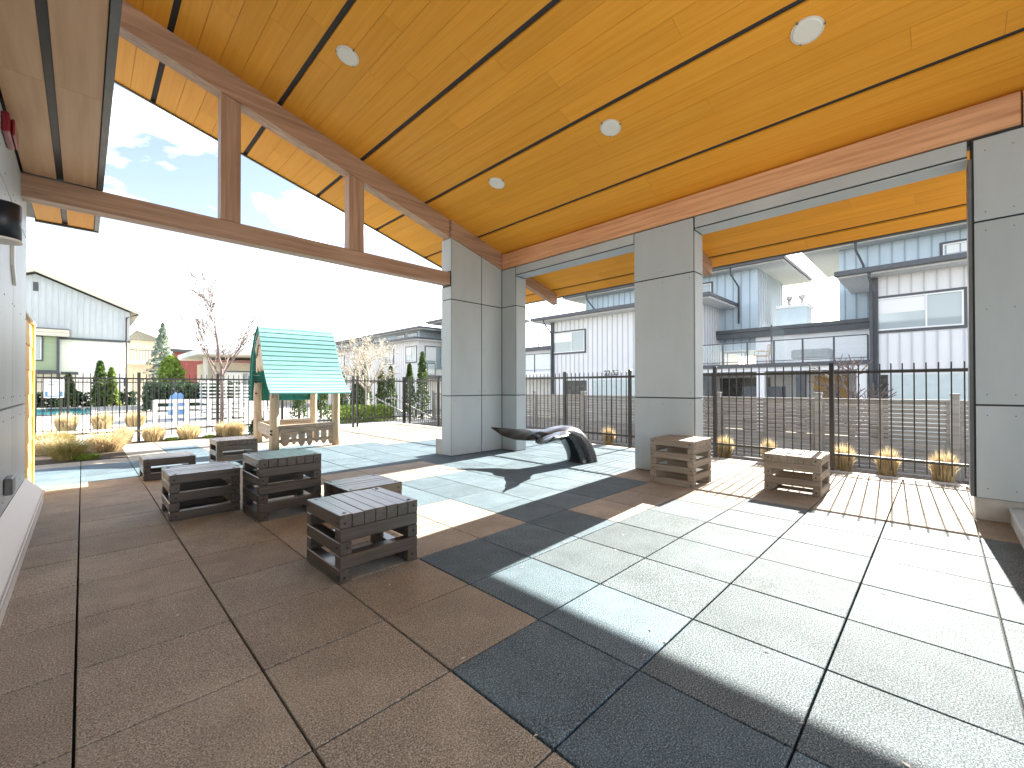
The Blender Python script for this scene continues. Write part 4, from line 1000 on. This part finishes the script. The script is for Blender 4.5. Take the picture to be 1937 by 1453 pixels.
# furniture on the balcony
def arm_chair(x, y, m, lab, name='patio_chair'):
    t = thing(name, lab, 'chair', (x, y, 2.285))
    for sx in (-.24, .24):
        for sy in (-.24, .24): build('leg', MB().tube([(sx * 1.1, sy * 1.1, 0), (sx, sy, .42)], .02, 6), m, t, local=True)
    build('seat', MB().box(-.27, .27, -.27, .27, .421, .46, .01), m, t, local=True)
    bk = MB()
    for k in range(7):
        a = -1.1 + k * 2.2 / 6; bk.tube([(.27 * math.sin(a), -.20 - .12 * math.cos(a), .46), (.30 * math.sin(a), -.26 - .16 * math.cos(a), .92)], .014, 5)
    bk.tube([(.30 * math.sin(-1.1 + k * 2.2 / 8), -.26 - .16 * math.cos(-1.1 + k * 2.2 / 8), .92) for k in range(9)], .022, 6)
    build('backrest', bk, m, t, local=True)
    for sx in (-.28, .28): build('armrest', MB().tube([(sx, -.2, .66), (sx, .2, .66), (sx, .24, .46)], .02, 6), m, t, local=True)
arm_chair(21.0, 4.25, M_WICK, 'orange wicker armchair on the glass railed balcony')
t = thing('patio_table', 'small grey table behind the balcony glass left of the wicker chair', 'table', (21.1, 5.45, 2.285))
build('top', MB().box(-.3, .3, -.45, .45, .66, .70, .01), M_GREYC, t, local=True)
for sx in (-.26, .26):
    for sy in (-.4, .4): build('leg', MB().tube([(sx, sy, 0), (sx, sy, .66)], .02, 6), M_GREYC, t, local=True)
t = thing('covered_sofa', 'low grey covered sofa behind the balcony glass', 'sofa', (21.0, 2.3, 2.285))
build('cover', MB().box(-.4, .4, -.7, .7, .22, .62, .06), M_GREYC, t, local=True); build('base', MB().box(-.36, .36, -.66, .66, .0, .218), M_WPLAS, t, local=True)

# farther houses down the row
HN = thing('balcony_block', 'second glass railed balcony seen left of the middle townhouse', 'balcony', (21.5, 18.5, GZ))
build('deck', MB().box(20.02, 23, 16.05, 22, 1.98, 2.28), M_WLAP, HN); build('back_wall', MB().box(22.6, 23, 16.05, 22, 2.29, 4.0), M_WLAP, HN)
build('parapet', MB().box(21.9, 23, 16.05, 22, 4.01, 4.22), M_DKTRIM, HN); build('lower_wall', MB().box(22.6, 23, 16.05, 22, GZ, 1.975), M_WLAP, HN)
glass_rail(HN, 20.1, 16.1, 21.9, 2.33, 3.5, 4); glass_rail(HN, 22.4, 16.6, 21.9, 4.3, 5.2, 4)
HC = thing('townhouse', 'pale townhouse with stepped roofs seen left of the corner pier', 'townhouse', (22, 36, GZ), 'townhouses along the lane')
wl = town_front(HC, 31.5, 42.0, wins=((37.5, 3.62, 1.75, 1.35, (.5,)), (33.4, 3.62, 1.7, 1.35, (.5,))), eave=5.45)
window(wl, (20.8, 31.5, 2.4), (1, 0, 0), 2.2, 2.6, (0, -1, 0), (.5,))
battens(wl, (20, 31.5, 0), (1, 0, 0), 6, 5.15, 5.45, (0, -1, 0), M_WSIDE, .33)
build('side_deck', MB().box(20.1, 24, 29.0, 31.48, 2.1, 2.3), M_DKTRIM, HC); glass_rail(HC, 20.15, 29.05, 31.4, 2.33, 3.35, 2)
tw = tower(HC, 33.1, 42.0, 21.2, 6.62); window(tw, (21.2, 37.2, 5.85), U, 1.5, .6, NX, (.5,)); window(tw, (21.2, 35.0, 5.85), U, 1.5, .6, NX, (.5,))
tw = tower(HC, 26.5, 31.3, 22.4, 7.2); window(tw, (22.4, 28.9, 5.6), U, .9, 1.2, NX)
HD = thing('townhouse', 'farthest townhouse glimpsed behind the blossom tree', 'townhouse', (22, 50, GZ), 'townhouses along the lane')
town_front(HD, 44.5, 56, wins=((53, 3.6, 1.7, 1.3, (.5,)), (48.5, 3.6, 1.7, 1.3, (.5,))), eave=5.4); tw = tower(HD, 45.5, 56, 21.4, 6.62); window(tw, (21.4, 50, 5.8), U, 1.4, .6, NX)

# grey gabled house beyond the pool
GHS = thing('gable_house', 'tall grey board and batten gable house with white lower siding beyond the pool', 'house', (-4, 48, 0))
k_ = 1.63
PXx = lambda x: -1.2 + (x + 1.2) * k_
PZ = lambda z: 1.3 + (z - 1.3) * k_
pk = (PXx(-2.72), PZ(6.40)); er = (PXx(.44), PZ(5.03)); yh = 45.0
lx = pk[0] - (er[0] - pk[0]); zt_ = PZ(3.62)
gw = MB().prism([(lx, yh, zt_), (er[0], yh, zt_), (er[0], yh, er[1]), (pk[0], yh, pk[1]), (lx, yh, er[1])], (0, 10, 0)); gwo = build('upper_wall', gw, M_GREYB, GHS)
s = er[0] - .32
while s > lx:
    zt2 = pk[1] - abs(s - pk[0]) * (pk[1] - er[1]) / (er[0] - pk[0])
    bpiece('batten', s - .025, s + .025, yh - .03, yh - .002, zt_ + .05, zt2 - .02, M_GREYB, gwo, .004); s -= .33
build('belt_trim', MB().box(lx, er[0] + .04, yh - .08, yh - .002, zt_ - .14, zt_ + .02), M_DKTRIM, GHS)
lwo = build('lower_wall', MB().box(lx, er[0] - .35, yh + .05, yh + 10, 0, zt_ - .142), M_WLAP, GHS)
z = .3; SB = MB().prism([(lx, 0, 0), (er[0] - .36, 0, 0), (er[0] - .36, -.012, .0), (lx, -.012, .0)], (0, .006, .24)).mesh('lap_board')
while z < zt_ - .4: piece('lap_board', SB, M_WLAP, lwo, Vector((0, yh + .045, z)) - WL[lwo.name]); z += .25
for sg in (-1, 1):
    ex = pk[0] + sg * (er[0] - pk[0] + .58); ez = pk[1] + .12 - (er[0] - pk[0] + .58) * (pk[1] - er[1]) / (er[0] - pk[0])
    build('roof', MB().prism([(pk[0], yh - .55, pk[1] + .12), (ex, yh - .55, ez), (ex, yh - .55, ez + .22), (pk[0], yh - .55, pk[1] + .34)], (0, 11, 0)), M_SHING, GHS)
    build('rake_board', MB().prism([(pk[0], yh - .60, pk[1] + .08), (ex, yh - .60, ez - .04), (ex, yh - .60, ez + .26), (pk[0], yh - .60, pk[1] + .38)], (0, .04, 0)), M_CREAM, GHS)
build('vent', MB().box(PXx(-2.79), PXx(-2.63), yh - .04, yh - .002, PZ(5.63), PZ(6.03)), M_DKTRIM, GHS)
downspout(GHS, [(er[0] + .50, yh - .3, er[1] - .12), (er[0] - .20, yh - .15, er[1] - .45), (er[0] - .22, yh - .12, 0)], .07)
build('back_roof', MB().prism([(PXx(-.4), 49, PZ(5.3)), (PXx(.55), 49, PZ(5.0)), (PXx(.30), 53, PZ(5.75)), (PXx(-.9), 53, PZ(6.0))], (0, 0, .3)), M_SHING, GHS)
# green bay in front
GB = thing('bay_annex', 'sage green lap sided annex with shingle roof in front of the grey gable house', 'annex', (-4, 43.6, 0))
gx0, gx1 = -7.5, PXx(-1.96); 
build('wall', MB().box(gx0, gx1, 43.2, 45.0, 2.55, PZ(3.55)), M_SAGE, GB)
build('roof', MB().prism([(gx0, 42.7, PZ(3.72)), (gx0, 45.0, PZ(4.02)), (gx0, 45.0, PZ(3.66)), (gx0, 42.7, PZ(3.62))], (gx1 - gx0 + .5, 0, 0)), M_SHING, GB)
build('fascia', MB().box(gx0, gx1 + .52, 42.62, 42.70, PZ(3.54), PZ(3.70)), M_CREAM, GB)
wa = build('corner_board', MB().box(gx1 - .1, gx1 + .05, 43.13, 43.19, 1.9, PZ(3.55)), M_DKTRIM, GB); build('belt', MB().box(gx0, gx1 + .05, 43.10, 43.19, 2.30, 2.55), M_DKTRIM, GB)
window(GB, (PXx(-3.3), 43.2, PZ(2.52)), (1, 0, 0), 1.35, 1.6, (0, -1, 0), (), True)
build('lower_wall', MB().box(gx0, gx1 - .05, 43.4, 45, 0, 2.29), M_CREAM, GB)
build('awning', MB().box(gx1 + .1, gx1 + 1.0, 43.4, 44.9, 2.28, 2.46), M_DKTRIM, GB)
# distant buildings
RB = thing('red_building', 'low brick red metal building behind the spruce', 'building', (7.5, 54, 0))
rw = build('wall', MB().box(5.2, 13, 54, 60, 0, 4.95), M_BRICKRED, RB)
for k in range(18): bpiece('rib', 5.3 + k * .42, 5.36 + k * .42, 53.95, 53.998, 0, 4.95, M_BRICKRED, rw, .004)
build('roof', MB().box(4.7, 13.3, 53.4, 60.4, 4.952, 5.25), M_DKTRIM, RB)
FB = thing('flat_roof_building', 'beige flat roofed pool building with deep pale overhang', 'building', (7, 35, 0))
build('wall', MB().box(5.2, 11.5, 34.4, 40, 0, 3.1), M_BEIGE, FB)
build('roof', MB().prism([(4.0, 31.8, 3.45), (11.9, 31.8, 3.70), (11.9, 31.8, 4.05), (4.0, 31.8, 3.80)], (0, 8.5, 0)), M_WSIDE, FB)
build('soffit', MB().prism([(4.1, 31.9, 3.40), (11.8, 31.9, 3.64), (11.8, 31.9, 3.695), (4.1, 31.9, 3.445)], (0, 8.2, 0)), M_CREAM, FB)
for x in (4.5, 7.6): build('column', MB().tube([(x, 32.6, 0), (x, 32.6, 3.42)], .14, 12), M_CREAM, FB)
window(FB, (5.9, 34.4, .6), (1, 0, 0), 2.2, 1.8, (0, -1, 0), (.5,))
DK = thing('far_deck', 'distant balcony with dark railing beside the gable house', 'balcony', (3, 48, 0))
build('deck', MB().box(1.6, 4.6, 47, 50, 3.4, 3.6), M_CREAM, DK); build('post', MB().box(4.3, 4.5, 47.1, 47.3, 0, 3.39), M_BEIGE, DK); build('wall', MB().box(1.6, 4.0, 50, 52, 0, 5.6), M_BEIGE, DK)
build('roof', MB().prism([(1.4, 49.6, 5.602), (4.4, 49.6, 5.602), (2.2, 49.6, 6.5)], (0, 3, 0)), M_SHING, DK)
rl = MB().box(1.6, 4.6, 46.98, 47.02, 4.5, 4.56)
for k in range(16): rl.box(1.6 + k * .2, 1.63 + k * .2, 46.985, 47.015, 3.6, 4.5)
build('railing', rl, M_BLACK, DK)
wt = MB(); rd = random.Random(31)
leaf_cloud(wt, [(rd.uniform(-60, 60), 85 + rd.uniform(-4, 4), rd.uniform(-.5, 3.8) * (.6 + .4 * math.sin(k * .01))) for k in range(5000)], .5, rd)
leaf_cloud(wt, [(60 + rd.uniform(-4, 4), rd.uniform(-60, 80), rd.uniform(-.5, 3.0)) for k in range(4000)], .5, rd)
setp(build('far_trees', wt, M_CONIF), kind='stuff', label='far line of dark trees along the horizon')

# bits of leaf and grit blown onto the rubber floor
lt = MB(); rd = random.Random(12)
for k in range(70):
    a = rd.uniform(-.1, 1.5); q = .9 + 5 * rd.random() ** 1.3; x, y = cx + q * math.cos(a), cy + q * math.sin(a)
    if x < -1.4 or x > 4.8 or y > 4.8: continue
    th = rd.uniform(0, 6.283); l = rd.uniform(.006, .018); w = l * rd.uniform(.2, .5); c_, s_ = math.cos(th), math.sin(th)
    P = [(x + c_ * u_ - s_ * v_, y + s_ * u_ + c_ * v_, .0035 + rd.uniform(0, .004)) for u_, v_ in ((-l, 0), (0, -w), (l, 0), (0, w))]
    lt.quad(*P)
setp(build('leaf_litter', lt, M_CREAM), kind='stuff', label='tiny pale leaf scraps scattered over the rubber tiles')
